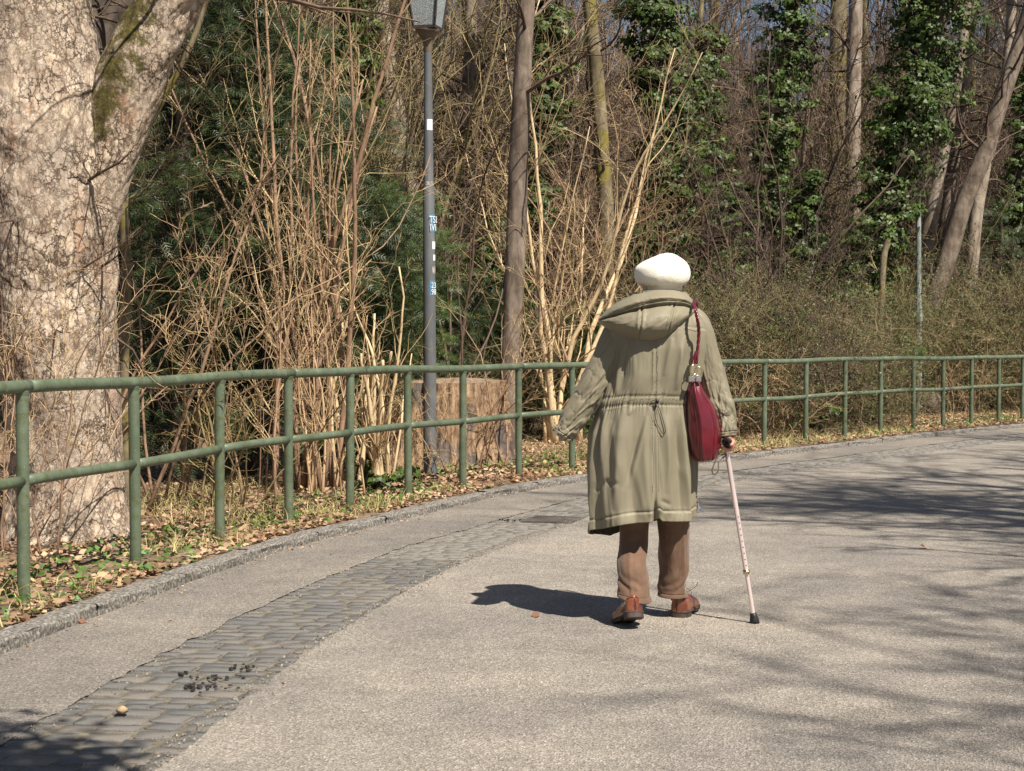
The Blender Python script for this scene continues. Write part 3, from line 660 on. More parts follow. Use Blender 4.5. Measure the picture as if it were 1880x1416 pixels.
# slim dark stem just right of the old tree
def stem_tree(name, label, pts, Y, mat, cat='tree', tw=20, seed=1, tmat='brown', group=None, k=24, l=(.6, 1.8), tmin=.35, amp=.07):
    P, R = px_path(pts, Y); P, R = to_ground(P, R)
    t = empty(name, tuple(P[0]), label, cat, group)
    V, Q = relief_tube(P, R, k, 80, amp, 9, seed); obj('trunk', mesh_np('trunk', V, Q, mat=M[mat]), t)
    if tw:
        D = smoothpath(np.column_stack([P, R]), 40); mb = twigs_from(D[:, :3], D[:, 3], tw, seed, l[0], l[1], .05, 6, 5, .3, tmin)
        o = obj('crown', mb.mesh('crown', M[tmat]), t); o['kind'] = 'stuff'
    return t
stem_tree('young_tree', 'thin olive stem close beside the old tree, right of it', [(232, 900, 9), (228, 700, 9), (232, 520, 8), (228, 400, 8), (236, 300, 7), (290, 200, 6), (360, 60, 5), (400, -80, 4)], 11.6, 'trunk_moss', tw=26, seed=3, tmat='olive')
stem_tree('slim_tree', 'straight slim brown trunk just right of the lamp post', [(930, 835, 21), (938, 650, 19.5), (947, 450, 18.5), (953, 280, 17.5), (962, 80, 16), (972, -100, 15), (985, -400, 12), (990, -800, 8)], 18, 'trunk_grey', tw=16, seed=4, k=32, tmin=.5)
stem_tree('birch', 'pale grey trunk leaning left behind the lamp lantern', [(800, 560, 20), (765, 420, 20), (744, 320, 21), (722, 200, 19), (705, 80, 17), (692, -60, 15), (660, -400, 11)], 24, 'trunk_pale', tw=18, seed=5, tmin=.5)
stem_tree('mossy_tree', 'crooked mossy trunk between the pale leaning trunk and lamp post', [(795, 500, 12), (780, 300, 12), (768, 180, 11), (752, 60, 10), (738, -60, 9), (700, -300, 7)], 25, 'trunk_moss', tw=16, seed=6, tmin=.4)
stem_tree('dark_tree', 'dark straight trunk directly behind the lamp post', [(796, 700, 14), (794, 400, 13), (797, 150, 11), (800, -50, 10), (802, -400, 8)], 27, 'trunk_dark', tw=16, seed=7, tmin=.4)
stem_tree('forked_tree', 'grey bent trunk between lamp post and slim trunk', [(800, 620, 24), (822, 500, 23), (848, 415, 20), (862, 360, 15), (856, 260, 13), (862, 120, 12), (866, -30, 11), (870, -400, 8)], 23.5, 'trunk_grey', tw=18, seed=8, tmin=.4)
stem_tree('dark_tree', 'dark trunk hugging the bent grey trunk, left of the slim trunk', [(888, 560, 12), (884, 380, 12), (882, 200, 11), (878, 0, 10), (876, -400, 8)], 25.5, 'trunk_dark', tw=14, seed=9, tmin=.4)
stem_tree('mossy_tree', 'yellow mossed trunk behind the cream stemmed shrub', [(1118, 560, 15), (1112, 380, 14), (1104, 260, 14), (1094, 120, 13), (1080, -20, 12), (1060, -400, 9)], 23.5, 'trunk_moss', tw=16, seed=10, tmin=.4)
stem_tree('forest_tree', 'pale upright trunk above the ivy right of centre', [(1568, 560, 14), (1566, 300, 14), (1568, 120, 13), (1572, -40, 12), (1575, -500, 9)], 33, 'trunk_pale', tw=18, seed=11, tmin=.3)
stem_tree('forest_tree', 'mossy trunk standing left of the pale upright trunk at top right', [(1528, 560, 16), (1534, 300, 16), (1538, 120, 15), (1540, -40, 14), (1540, -500, 9)], 35, 'trunk_moss', tw=18, seed=12, tmin=.3)
stem_tree('leaning_tree', 'thick brown trunk leaning right, foremost of the clump at the right', [(1700, 600, 17), (1732, 500, 17), (1769, 376, 16), (1804, 291, 15.5), (1838, 185, 14.5), (1866, 100, 14), (1900, -20, 13), (1990, -400, 9)], 28.5, 'trunk_grey', tw=16, seed=13, tmin=.5, k=32)
stem_tree('leaning_tree', 'pale pinkish trunk behind the far metal post', [(1690, 600, 13), (1704, 440, 13), (1718, 350, 12), (1732, 280, 11), (1748, 200, 10), (1770, 60, 9), (1790, -200, 7)], 29.5, 'trunk_pale', tw=12, seed=14, tmin=.6)
stem_tree('leaning_tree', 'slightly leaning grey trunk, second from the left in the clump at the right', [(1722, 600, 14), (1734, 440, 13), (1745, 350, 12), (1760, 245, 10), (1775, 120, 9), (1800, -100, 8)], 30, 'trunk_grey', tw=12, seed=15, tmin=.6)
stem_tree('leaning_tree', 'pale trunk furthest right of the leaning clump', [(1772, 600, 13), (1783, 490, 13), (1792, 397, 12), (1808, 309, 11), (1830, 220, 10), (1850, 110, 9), (1862, -60, 8)], 29.3, 'trunk_pale', tw=14, seed=16, tmin=.5)
stem_tree('broken_tree', 'snapped orange brown stem beside the long ivy', [(1616, 640, 6), (1618, 560, 6), (1622, 480, 6), (1630, 440, 5)], 25.5, 'trunk_moss', tw=3, seed=17, l=(.3, .6), tmin=.3, tmat='straw')

# ------------------------------------------------------------------ ivy-clad trees
def ivy_tree(label, pts, Y, n, seed, mat='ivy', size=.06, trunk=True):
    n = int(n * 1.7); size *= 1.2
    P, R = px_path(pts, Y); Pg, Rg = to_ground(P, R * .22, 1.2)
    t = empty('ivy_tree', tuple(Pg[0]), label, 'ivy-clad tree')
    V, Q = relief_tube(Pg, np.minimum(Rg, .16), 14, 40, .1); obj('trunk', mesh_np('trunk', V, Q, mat=M['trunk_dark']), t)
    V, T = ivy_leaves(P, R, n, seed, size); o = obj('ivy', mesh_np('ivy', V, None, T, True, M[mat]), t); o['kind'] = 'stuff'
    D = smoothpath(np.column_stack([P, R]), 40); mb = twigs_from(D[:, :3], D[:, 3] * .2, 16, seed, .5, 1.4, .03, 5, 4, .3, .0); o = obj('twigs', mb.mesh('twigs', M['brown']), t); o['kind'] = 'stuff'
    return t
ivy_tree('narrow column of dark ivy behind the cream stemmed shrub', [(985, 420, 40), (998, 260, 34), (1006, 100, 36), (1004, -60, 40), (1000, -260, 40)], 22, 6500, 41)
ivy_tree('low ivy mass between bent grey trunk and slim trunk', [(890, 720, 62), (905, 600, 66), (915, 500, 58), (925, 420, 34)], 21, 6500, 42)
ivy_tree('light green ivy column left of the lamp lantern', [(632, 420, 30), (628, 300, 36), (640, 180, 42), (650, 60, 44), (648, -60, 46), (640, -240, 40)], 20, 7000, 43, 'ivyb', .055)
ivy_tree('broad dark ivy mass above and behind the white hat', [(1180, 640, 80), (1195, 480, 78), (1225, 350, 74), (1240, 240, 76), (1225, 120, 74), (1200, 10, 76), (1190, -150, 80)], 25, 13000, 44)
ivy_tree('dark ivy column at the top, right of the broad ivy mass', [(1410, 420, 40), (1425, 260, 46), (1445, 140, 56), (1455, 20, 58), (1450, -140, 60)], 27, 8000, 45)
ivy_tree('long sweeping ivy that hangs down to the far metal post', [(1560, 650, 52), (1575, 560, 56), (1600, 470, 58), (1632, 380, 66), (1660, 270, 72), (1690, 170, 84), (1712, 60, 92), (1722, -60, 96), (1730, -220, 96)], 26.3, 18000, 46, 'ivy', .06)
ivy_tree('scattered ivy over stems right of the hat', [(1330, 560, 50), (1345, 460, 44), (1320, 330, 34), (1300, 200, 40), (1290, 60, 40)], 27, 5500, 47)
ivy_tree('dark ivy at the right edge behind the leaning trunks', [(1860, 600, 50), (1862, 470, 44), (1866, 380, 40), (1880, 250, 34), (1885, 100, 30)], 33, 6000, 48)
ivy_tree('ivy patch beside the fork of the old tree deep in the wood', [(505, 420, 45), (500, 300, 50), (490, 160, 55), (500, 0, 55), (500, -160, 50)], 19, 7000, 49)
ivy_tree('ivy covered stub between long ivy and dark ivy column', [(1500, 640, 44), (1498, 520, 42), (1480, 420, 40), (1490, 320, 30)], 27, 4500, 50)

# ------------------------------------------------------------------ yews
def yew(label, px, Y, rx, ry, z0, z1, n, seed, mat='yew', size=.13):
    size *= 1.3; n = int(n * .74)
    b = gy(px, Y); t = empty('yew', tuple(b), label, 'yew tree')
    V, Q = relief_tube(np.array([[b[0], b[1], b[2] - .05], [b[0] + .05, b[1], (z0 + z1) / 2], [b[0], b[1], z1 - .3]]), np.array([.11, .08, .02]), 12, 30, .1)
    obj('trunk', mesh_np('trunk', V, Q, mat=M['trunk_dark']), t)
    V, T = yew_foliage((b[0], b[1], (z0 + z1) / 2), rx, ry, (z1 - z0) / 2, n, seed, size)
    o = obj('foliage', mesh_np('foliage', V, None, T, True, M[mat]), t); o['kind'] = 'stuff'; return t
yew('tall dark yew beside the old tree', 330, 13.6, .85, .6, .0, 4.7, 10500, 61)
yew('tall dark yew directly left of the coppiced shrub', 470, 14.4, .8, .6, .0, 5.4, 10500, 62)
yew('dark yew right behind the coppiced shrub', 600, 15.4, .8, .7, .0, 3.9, 7500, 63)
yew('green yew left of the lamp post', 705, 16.3, .62, .6, .0, 3.0, 7500, 64, 'yewb', .12)
yew('bushy green yew behind the left shoulder of the woman', 1082, 20.6, .5, .5, .0, 1.75, 9000, 65, 'yewb', .12)
yew('dark yew between lamp post and slim trunk', 850, 19.8, .9, .6, .0, 2.2, 9000, 66, 'yew')
yew('dark yew behind the hedge above the right arm', 1400, 28.0, 1.3, .8, .1, 3.6, 5500, 67, 'yew', .15)
yew('dark yew at the foot of the long ivy', 1615, 27.6, .9, .7, .1, 2.2, 5000, 68, 'yew', .14)
yew('dark yew at the far right behind the hedge', 1835, 32.5, 1.2, .8, .3, 4.3, 5000, 69, 'yew', .16)

# ------------------------------------------------------------------ hedge-like thickets on the right
def thicket_mesh(seed, n=340, Wd=1.1, Hh=1.75):
    R_ = np.random.RandomState(seed)
    b = np.column_stack([R_.uniform(-Wd, Wd, n), R_.uniform(-.5, .5, n), R_.uniform(0, Hh * .7, n) ** 1])
    d = norm(R_.normal(0, 1, (n, 3)) * np.array([1, .8, .6]) + np.array([0, -.1, .5]))
    g = grow(b, d, R_.uniform(.4, .9, n), R_.uniform(.003, .007, n), [dict(n=5, wob=.25, trop=.02, kids=5, ang=(25, 70), lr=.6, rr=.7, rmin=.003, drift=.08), dict(n=3, wob=.3, trop=0, kids=3, ang=(25, 70), lr=.6, rr=.8, rmin=.0025), dict(n=3, wob=.3, trop=0)], seed)
    mb = MB()
    for PP, RR in g: V, Q, T = tubes(PP, RR, 3); mb.add(V, Q)
    P = g[1][0][:, -1]; idx = R_.randint(0, len(P), 9000); C = P[idx] + R_.normal(0, .05, (9000, 3))
    V, T = leafs(C, norm(R_.normal(0, .6, C.shape) + [.1, -.4, .6]), norm(R_.normal(0, 1, C.shape)), R_.uniform(.014, .034, len(C)), OV_V, OV_T)
    return mb, (V, T)
thick = []
for q, mt in enumerate(('olive', 'brown', 'thk')):
    mb, (V, T) = thicket_mesh(80 + q); thick.append((mb.mesh('twigs', M[mt]), mesh_np('leaves', V, None, T, True, M['tiny'])))
thl = [(1300, 20.6, 1.0, 'rounded twiggy bush directly right of the woman'), (1385, 20.9, 1.0, 'olive twiggy bush between the first two posts right of the woman'), (1462, 22.0, 1.1, 'straw coloured bush behind the third post right of the woman'),
       (1530, 23.2, .95, 'twiggy bush under the ivy, left of the far metal post'), (1560, 24.4, .8, 'dark twiggy bush touching the far metal post'), (1650, 27.6, 1.0, 'twiggy bush behind the far metal post'), (1742, 27.2, 1.2, 'tall tangled bush right of the far metal post'),
       (1805, 28.3, 1.3, 'tangled bush below the leaning trunks near the right edge'), (1868, 28.9, 1.35, 'tangled bush cut by the right edge of the photo'), (1930, 29.5, 1.3, 'last tangled bush beyond the right edge'), (1420, 24.2, 1.25, 'taller bush in the second row of the hedge'), (1255, 22.4, 1.1, 'twiggy bush hidden behind the woman'),
       (1500, 26.5, 1.3, 'taller back row bush left of the ivy foot'), (1700, 29.8, 1.5, 'tall bush standing back beneath the leaning trunks'), (1120, 21.6, .8, 'low bush behind the left arm'), (970, 19.6, .7, 'low twiggy bush right of the slim trunk foot')]
for i, (px, Y, sc_, lb) in enumerate(thl):
    b = gy(px, Y); t = empty('thicket_bush', tuple(b), lb, 'bush', 'twiggy bushes of the overgrown hedge')
    for me in thick[i % 3]:
        o = bpy.data.objects.new(me.name.split('.')[0], me); COL.objects.link(o); o.parent = t; o['kind'] = 'stuff'
    t.scale = (sc_, sc_, sc_ * random.uniform(1.05, 1.3)); t.rotation_euler = (0, 0, random.uniform(-.4, .4) + (PI if i % 2 else 0))

# ------------------------------------------------------------------ the wood behind: bare trees and brush, each a copy of a few kinds
def forest_kind(seed, H=11, r=.13, tm='trunk_grey', wm='purple'):
    R_ = np.random.RandomState(seed)
    p0 = np.zeros((1, 3)); g0 = grow(p0, np.array([[R_.normal(0, .06), R_.normal(0, .06), 1.]]), np.array([H]), np.array([r]),
        [dict(n=16, wob=.05, trop=.05, kids=34, ang=(30, 70), lr=.27, rr=.4, tmin=.12, rmin=.012, tip=.25),
         dict(n=9, wob=.12, trop=.05, kids=10, ang=(25, 60), lr=.5, rr=.5, tmin=.12, rmin=.006, drift=.03), dict(n=6, wob=.17, trop=.03, kids=5, ang=(25, 60), lr=.5, rr=.6, rmin=.0045, drift=.05), dict(n=4, wob=.2, trop=0)], seed)
    V, Q = relief_tube(g0[0][0][0], g0[0][1][0], 12, 40, .08); tm_ = mesh_np('trunk', V, Q, mat=M[tm])
    mb = MB()
    for q, (PP, RR) in enumerate(g0[1:]): V, Q, T = tubes(PP, RR, 4 if q == 0 else 3); mb.add(V, Q)
    return tm_, mb.mesh('crown', M[wm])
kinds = [forest_kind(101), forest_kind(102, 12, .16, 'trunk_moss', 'brown'), forest_kind(103, 10, .1, 'trunk_pale', 'purple'), forest_kind(104, 9, .09, 'trunk_dark', 'olive')]
Rf = np.random.RandomState(55)
cnt = 0
def place_kind(kind, x, y, sc_, label, group, name, cat):
    t = empty(name, (x, y, fz(x, y) - .05), label, cat, group); t.scale = (sc_,) * 3; t.rotation_euler = (0, 0, random.uniform(0, 6.28))
    for me, nm in zip(kind, ('trunk', 'crown')):
        o = bpy.data.objects.new(nm, me); COL.objects.link(o); o.parent = t
    return t
flab = ['bare grey brown tree deep in the wood behind', 'bare mossy trunked tree deep in the wood behind', 'bare pale barked tree deep in the wood behind', 'bare dark trunked tree deep in the wood behind']
for i in range(135):
    for _ in range(30):
        Y = Rf.uniform(22, 58); px = Rf.uniform(-60, 1960); x = (px - CXP) / F * Y
        if back_of(x, Y) > 6.0 and (Y > 25 or px < 1100): break
    k = Rf.randint(0, 4)
    place_kind(kinds[k], x, Y, Rf.uniform(.75, 1.15), flab[k], 'bare trees of the far wood', 'forest_tree', 'tree')
for i in range(20):
    Y = Rf.uniform(34, 60); px = Rf.uniform(1560, 1950); x = (px - CXP) / F * Y; k = Rf.randint(0, 4)
    place_kind(kinds[k], x, Y, Rf.uniform(.95, 1.3), flab[k], 'bare trees of the far wood', 'forest_tree', 'tree')
# brush: low, dense, upright whips
def brush_kind(seed, mt):
    R_ = np.random.RandomState(seed); n = 26
    b = np.column_stack([R_.normal(0, .35, n), R_.normal(0, .3, n), np.zeros(n)]); a = R_.uniform(0, 6.28, n); q = R_.uniform(.05, .45, n)
    g = grow(b, norm(np.column_stack([np.cos(a) * q, np.sin(a) * q, np.ones(n)])), R_.uniform(2.2, 4.6, n), R_.uniform(.008, .022, n),
        [dict(n=10, wob=.1, trop=.03, kids=9, ang=(20, 55), lr=.4, rr=.6, tmin=.12, rmin=.005), dict(n=6, wob=.18, trop=.02, kids=6, ang=(20, 60), lr=.5, rr=.6, rmin=.004, drift=.05), dict(n=4, wob=.22, trop=0)], seed)
    mb = MB()
    for q_, (PP, RR) in enumerate(g): V, Q, T = tubes(PP, RR, 3); mb.add(V, Q)
    return mb.mesh('brushwood', M[mt])
bk = [brush_kind(111, 'purple'), brush_kind(112, 'brown'), brush_kind(113, 'olive'), brush_kind(114, 'tan')]
blab = ['dark purplish brushwood bush deep in the wood', 'brown brushwood bush deep in the wood', 'olive brushwood bush deep in the wood', 'tan brushwood bush deep in the wood']
for i in range(210):
    for _ in range(30):
        Y = Rf.uniform(17, 50); px = Rf.uniform(-40, 1940); x = (px - CXP) / F * Y
        if back_of(x, Y) > 4.5 and (Y > 28 or (px < 1150 and Y > 20.5)): break
    k = Rf.randint(0, 4)
    o = bpy.data.objects.new('brushwood_bush', bk[k]); COL.objects.link(o); o.location = (x, Y, fz(x, Y) - .03); o.scale = (Rf.uniform(1.0, 1.9) * (1 + max(0, Y - 28) * .02),) * 3; o.rotation_euler = (0, 0, random.uniform(0, 6.28))
    tag(o, blab[k], 'bush', 'brushwood bushes of the far wood')
# a far mass of undergrowth that closes the view under the trees
mb = MB(); n = 2600
x_ = Rf.uniform(-22, 30, n); y_ = Rf.uniform(42, 62, n); Pb = np.column_stack([x_, y_, 2.5 + .22 * (y_ - 42) + 0 * x_])
g = grow(Pb + np.array([0, 0, -1.5]), norm(Rf.normal(0, .35, (n, 3)) + [0, 0, 1]), Rf.uniform(2.5, 5.5, n), Rf.uniform(.02, .06, n), [dict(n=5, wob=.15, trop=.03, kids=4, ang=(20, 60), lr=.45, rr=.6, rmin=.02), dict(n=4, wob=.25, trop=.02)], 120)
for PP, RR in g: V, Q, T = tubes(PP, RR, 3); mb.add(V, Q)
o = obj('far_undergrowth', mb.mesh('far_undergrowth', M['purple'])); tag(o, 'dense brown undergrowth closing the view far behind the trees', 'undergrowth', kind='stuff')
print('wood done')
print('faces', sum(len(m.polygons) for m in bpy.data.meshes))

# ------------------------------------------------------------------ ground litter, cover, grass along the kerb
Rl = np.random.RandomState(77)
def on_verge(n, o0, o1, s0, s1, pw=1.0, R_=Rl):
    s = R_.uniform(s0, s1, n); bk_ = o0 + (o1 - o0) * R_.uniform(0, 1, n) ** pw
    p = off(s, -bk_ + 0.0); z = floor_z(p[:, 0], p[:, 1], np.maximum(bk_, 0)); return s, bk_, np.column_stack([p, z])
sN, sF = s_at_y(4.5), s_at_y(34)
for nm, mt, n, seed in (('dead_leaves', 'litter', 60000, 1), ('rusty_dead_leaves', 'litterr', 20000, 2)):
    R_ = np.random.RandomState(seed); s, bk_, C = on_verge(n, -.28, 4.6, sN, sF, 1.3, R_)
    keep = (fbm(C[:, 0] * .9 + 4 * seed, C[:, 1] * .9) > (.25 if nm == 'dead_leaves' else .40)) | (bk_ > .5); C = C[keep]
    C[:, 2] += R_.uniform(.005, .035, len(C))
    V, T = leafs(C, norm(R_.normal(0, .38, C.shape) + [0, -.1, 1]), norm(R_.normal(0, 1, C.shape) * [1, 1, .2]), R_.uniform(.022, .06, len(C)), LEAF_V, LEAF_T)
    tag(obj(nm, mesh_np(nm, V, None, T, True, M[mt])), 'carpet of ' + ('pale' if seed == 1 else 'rust brown') + ' dead leaves along the railing', 'leaf litter', kind='stuff')
R_ = np.random.RandomState(5); s, bk_, C = on_verge(20000, -.3, 1.5, sN, sF, 1.0, R_)
keep = fbm(C[:, 0] * 1.3, C[:, 1] * 1.3 + 9) > (.47 + .1 * sstep(.2, 1.3, bk_)); C = C[keep]; C[:, 2] += R_.uniform(.015, .06, len(C))
V, T = leafs(C, norm(R_.normal(0, .45, C.shape) + [0, -.2, 1]), norm(R_.normal(0, 1, C.shape) * [1, 1, .2]), R_.uniform(.016, .042, len(C)), IVY_V, IVY_T)
tag(obj('ground_cover', mesh_np('ground_cover', V, None, T, True, M['cover'])), 'low green leafy plants creeping along the kerb', 'ground cover', kind='stuff')
def blades(C, h, seed, lean=.4):
    R_ = np.random.RandomState(seed); n = len(C); d = norm(R_.normal(0, lean, (n, 3)) * [1, 1, .1] + [0, 0, 1]); b2 = norm(R_.normal(0, 1, (n, 3)) * [1, 1, 0]); w_ = R_.uniform(.0015, .0035, n)[:, None]
    m_ = C + d * (h * .55)[:, None]; tp = C + d * h[:, None] + norm(d * [1, 1, 0] + 1e-5) * (h * .35)[:, None] - np.array([0, 0, 1]) * (h * .1)[:, None]
    V = np.stack([C - b2 * w_, C + b2 * w_, m_ + b2 * w_ * .8, m_ - b2 * w_ * .8, tp], 1).reshape(-1, 3); i = np.arange(n) * 5
    return V, np.stack([i, i + 1, i + 2, i + 3], 1), np.stack([i + 3, i + 2, i + 4], 1)
R_ = np.random.RandomState(6); s, bk_, C = on_verge(46000, -.26, 2.2, sN, sF, 1.1, R_)
g1 = np.exp(-((s - s_of_px(540)) / 1.1) ** 2) * (bk_ < 1.6); keep = (fbm(C[:, 0] * 1.6 + 3, C[:, 1] * 1.6) + .25 * g1) > .56; C = C[keep]
V, Q, T = blades(C, R_.uniform(.05, .17, len(C)), 6)
tag(obj('dry_grass', mesh_np('dry_grass', V, Q, T, True, M['grass'])), 'tufts of yellowed grass along the kerb and railing', 'grass', kind='stuff')
# fallen sticks
R_ = np.random.RandomState(8); s, bk_, C = on_verge(500, .1, 4.5, sN, sF, 1.0, R_); C[:, 2] += .03
g = grow(C, norm(R_.normal(0, 1, C.shape) * [1, 1, .25] + [0, 0, .12]), R_.uniform(.2, .9, len(C)), R_.uniform(.002, .006, len(C)), [dict(n=6, wob=.15, trop=-.01, kids=3, ang=(25, 60), lr=.5, rr=.7, rmin=.002), dict(n=4, wob=.2, trop=0)], 9)
mb = MB()
for PP, RR in g: V, Q, T = tubes(PP, RR, 3); mb.add(V, Q)
tag(obj('fallen_sticks', mb.mesh('fallen_sticks', M['tan'])), 'loose dry sticks lying among the leaves behind the railing', 'sticks', kind='stuff')

# ------------------------------------------------------------------ stump
SY = 15.4; sc0 = at(805, 860, SY)
stp = empty('tree_stump', tuple(sc0), 'broad weathered sawn tree stump behind the lamp post', 'stump')
k, n = 220, 110
th = np.arange(k) * 2 * PI / k; hh = np.linspace(-.06, .84, n); TH, H_ = np.meshgrid(th, hh)
rad = .60 + .10 * np.exp(-np.maximum(H_, 0) / .16) + .03 * np.sin(TH * 5 + 1) + .02 * np.sin(TH * 9 + 2)
rid = fbm(np.cos(TH) * 14 + 60, np.sin(TH) * 14 + H_ * 2.2) ; rid2 = fbm(np.cos(TH) * 34 + 90, np.sin(TH) * 34 + H_ * 6)
rad += .15 * (rid - .5) + .07 * (rid2 - .5)
Xc, Yc = sc0[0] + 0.0, SY + .55
top = .84 + .02 * np.sin(TH * 2 + .6) + .02 * (rid[-1] - .5) * 2
Z = np.where(H_ > .8, H_, H_)
V = np.stack([Xc + rad * np.cos(TH), Yc + rad * np.sin(TH) * .9, .05 + H_ * (1 + .02 * np.sin(TH))], -1).reshape(-1, 3)
for px_, py_, Y_, r_, n_, sd_, lb_ in ((1555, 690, 22.9, .45, 1500, 71, 'dark ivy clump low in the hedge left of the far metal post'), (1590, 745, 23.6, .3, 700, 72, 'low ivy clump at the ground near the far metal post'), (1440, 600, 21.6, .35, 900, 73, 'ivy leaves showing through the hedge behind the second post right of the woman'), (1500, 760, 20.9, .2, 500, 74, 'small green plant behind the third post right of the woman'), (1660, 660, 25.8, .35, 900, 75, 'ivy clump beside the base of the far metal post')):
    V_, T_ = ivy_leaves(np.array([at(px_ - 12, py_ + 25, Y_), at(px_, py_, Y_), at(px_ + 8, py_ - 30, Y_)]), np.array([r_, r_, r_ * .7]), n_, sd_, .075)
    tag(obj('ivy_clump', mesh_np('ivy_clump', V_, None, T_, True, M['ivy'])), lb_, 'ivy')
def stump_mat():
    m, nt, b = newmat('weathered_stump_bark', .9, .2); v = coords(nt, (1, 1, .22)); n1 = noise(nt, v, 22, 8, .7)
    c = ramp(nt, n1, [(.32, (.06, .036, .022)), (.45, (.26, .165, .1)), (.58, (.42, .285, .18)), (.74, (.64, .49, .31))])
    g = ramp(nt, noise(nt, coords(nt, (1, 1, .35)), 4, 3, .5), [(.56, (0, 0, 0)), (.62, (.8, .8, .8))]); c = mixc(nt, g, c, (.12, .11, .11))
    nt.links.new(c, b.inputs["Base Color"]); bump(nt, n1, b, 1, .03); return m
M['stump'] = stump_mat(); M['sawn'] = simple('sawn_wood', [(.3, (.15, .1, .07)), (.7, (.34, .25, .17))], 14, rough=.85, bs=.5)
obj('bark', mesh_np('bark', V, grid_faces(k, n, True), mat=M['stump']), stp)
ringv = V.reshape(n, k, 3)[-1]; cc = ringv.mean(0); Vt = np.concatenate([ringv * 1.0, (ringv - cc) * .6 + cc + [0, 0, .01], [cc + [0, 0, .015]]])
obj('cut_top', mesh_np('cut_top', Vt, grid_faces(k, 2, True), [[k + i, k + (i + 1) % k, 2 * k] for i in range(k)], mat=M['sawn']), stp)
# ivy at the stump's left foot
V, T = ivy_leaves(np.array([at(655, 865, 13.9), at(665, 830, 14.0), at(650, 800, 14.1)]), np.array([.2, .22, .12]), 900, 66, .05)
tag(obj('ivy_clump', mesh_np('ivy_clump', V, None, T, True, M['ivy'])), 'small dark ivy clump at the foot of the cream stemmed shrub', 'ivy')
V, T = ivy_leaves(np.array([at(700, 885, 13.0), at(730, 880, 13.1), at(760, 885, 13.2)]), np.array([.14, .16, .12]), 500, 67, .045)
tag(obj('ivy_clump', mesh_np('ivy_clump', V, None, T, True, M['ivy'])), 'low ivy sprawling at the foot of the lamp post', 'ivy')

# ------------------------------------------------------------------ lamp posts
M['lamp_grey'] = simple('grey_lamp_paint', [(.3, (.09, .095, .1)), (.6, (.13, .135, .14)), (.8, (.17, .175, .18))], 12, (1, 1, .3), .45, .5, .15, .002)
M['lamp_dark'] = simple('dark_lantern_metal', [(.3, (.035, .03, .028)), (.7, (.07, .06, .052))], 14, rough=.45, bs=.1)
M['lamp_brown'] = simple('brown_lamp_socket', [(.3, (.12, .09, .06)), (.7, (.2, .155, .11))], 14, rough=.5, bs=.1)
def speck_glass():
    m, nt, b = newmat('frosted_speckled_glass', .35, .5); v = coords(nt)
    c = ramp(nt, noise(nt, v, 110, 2, .7), [(.35, (.2, .22, .225)), (.6, (.36, .39, .39)), (.7, (.85, .88, .88))]); nt.links.new(c, b.inputs["Base Color"])
    bump(nt, noise(nt, v, 90, 2), b, .8, .004); return m
M['glass'] = speck_glass()
LY = 14.4; lb = at(789, 874, LY)
lp = empty('lamp_post', tuple(lb), 'grey street lamp post with dark square lantern and stickers', 'street lamp')
ys = [880, 700, 520, 345, 340, 337, 230, 97]
pr = []
for py, r_ in ((890, 12.5), (700, 12.0), (560, 11.5), (345, 10.3), (341, 8.9), (230, 8.4), (97, 7.2)):
    p = at(790 - (874 - py) * .0055 if py > 97 else 785.5, py, LY); pr.append((p, r_ * LY / F))
V, Q, T = tubes(np.array([a for a, _ in pr]), np.array([b_ for _, b_ in pr]), 24); obj('pole', mesh_np('pole', V, Q, mat=M['lamp_grey']), lp)
pc = at(785.5, 97, LY); top_c = at(782, 58, LY)
zb = pc[2]; k = 24
V, Q = lathe([(.033, zb - .01), (.036, zb + .0), (.040, zb + .06), (.055, zb + .12), (.085, zb + .165), (.108, zb + .19), (.108, zb + .205)], (pc[0], pc[1], 0), 24); obj('socket', mesh_np('socket', V, Q, mat=M['lamp_brown']), lp)
zl = zb + .207
ln_ = empty('lantern', (0, 0, 0)); ln_.parent = lp; ln_.location = -lp.location
def frust(name, z0, z1, w0, w1, a0, mat, par, wall=None):
    V, Q = lathe([(w0 * math.sqrt(2), z0), (w1 * math.sqrt(2), z1)], (pc[0], pc[1], 0), 4, PI / 4 + a0)
    T = None; Q = list(Q) + [[3, 2, 1, 0], [4, 5, 6, 7]]
    return obj(name, mesh_np(name, V, Q, mat=mat, smooth=False), par)
AR = -.30
frust('lantern_base', zl, zl + .025, .104, .107, AR, M['lamp_dark'], ln_)
frust('lantern_glass', zl + .026, zl + .42, .099, .146, AR, M['glass'], ln_)
frust('lantern_roof', zl + .42, zl + .45, .16, .165, AR, M['lamp_dark'], ln_); frust('lantern_cap', zl + .451, zl + .60, .155, .04, AR, M['lamp_dark'], ln_)
cbm = MB()
for q in range(4):
    a = PI / 4 + AR + q * PI / 2
    for w0 in (0,):
        p0 = np.array([pc[0] + .103 * 1.414 * math.cos(a), pc[1] + .103 * 1.414 * math.sin(a), zl + .024]); p1 = np.array([pc[0] + .15 * 1.414 * math.cos(a), pc[1] + .15 * 1.414 * math.sin(a), zl + .421])
        V, Q, T = tubes(np.array([p0, (p0 + p1) / 2, p1]), np.full(3, .012), 4); o = obj('lantern_frame', mesh_np('lantern_frame', V, Q, mat=M['lamp_dark'], smooth=False), ln_)
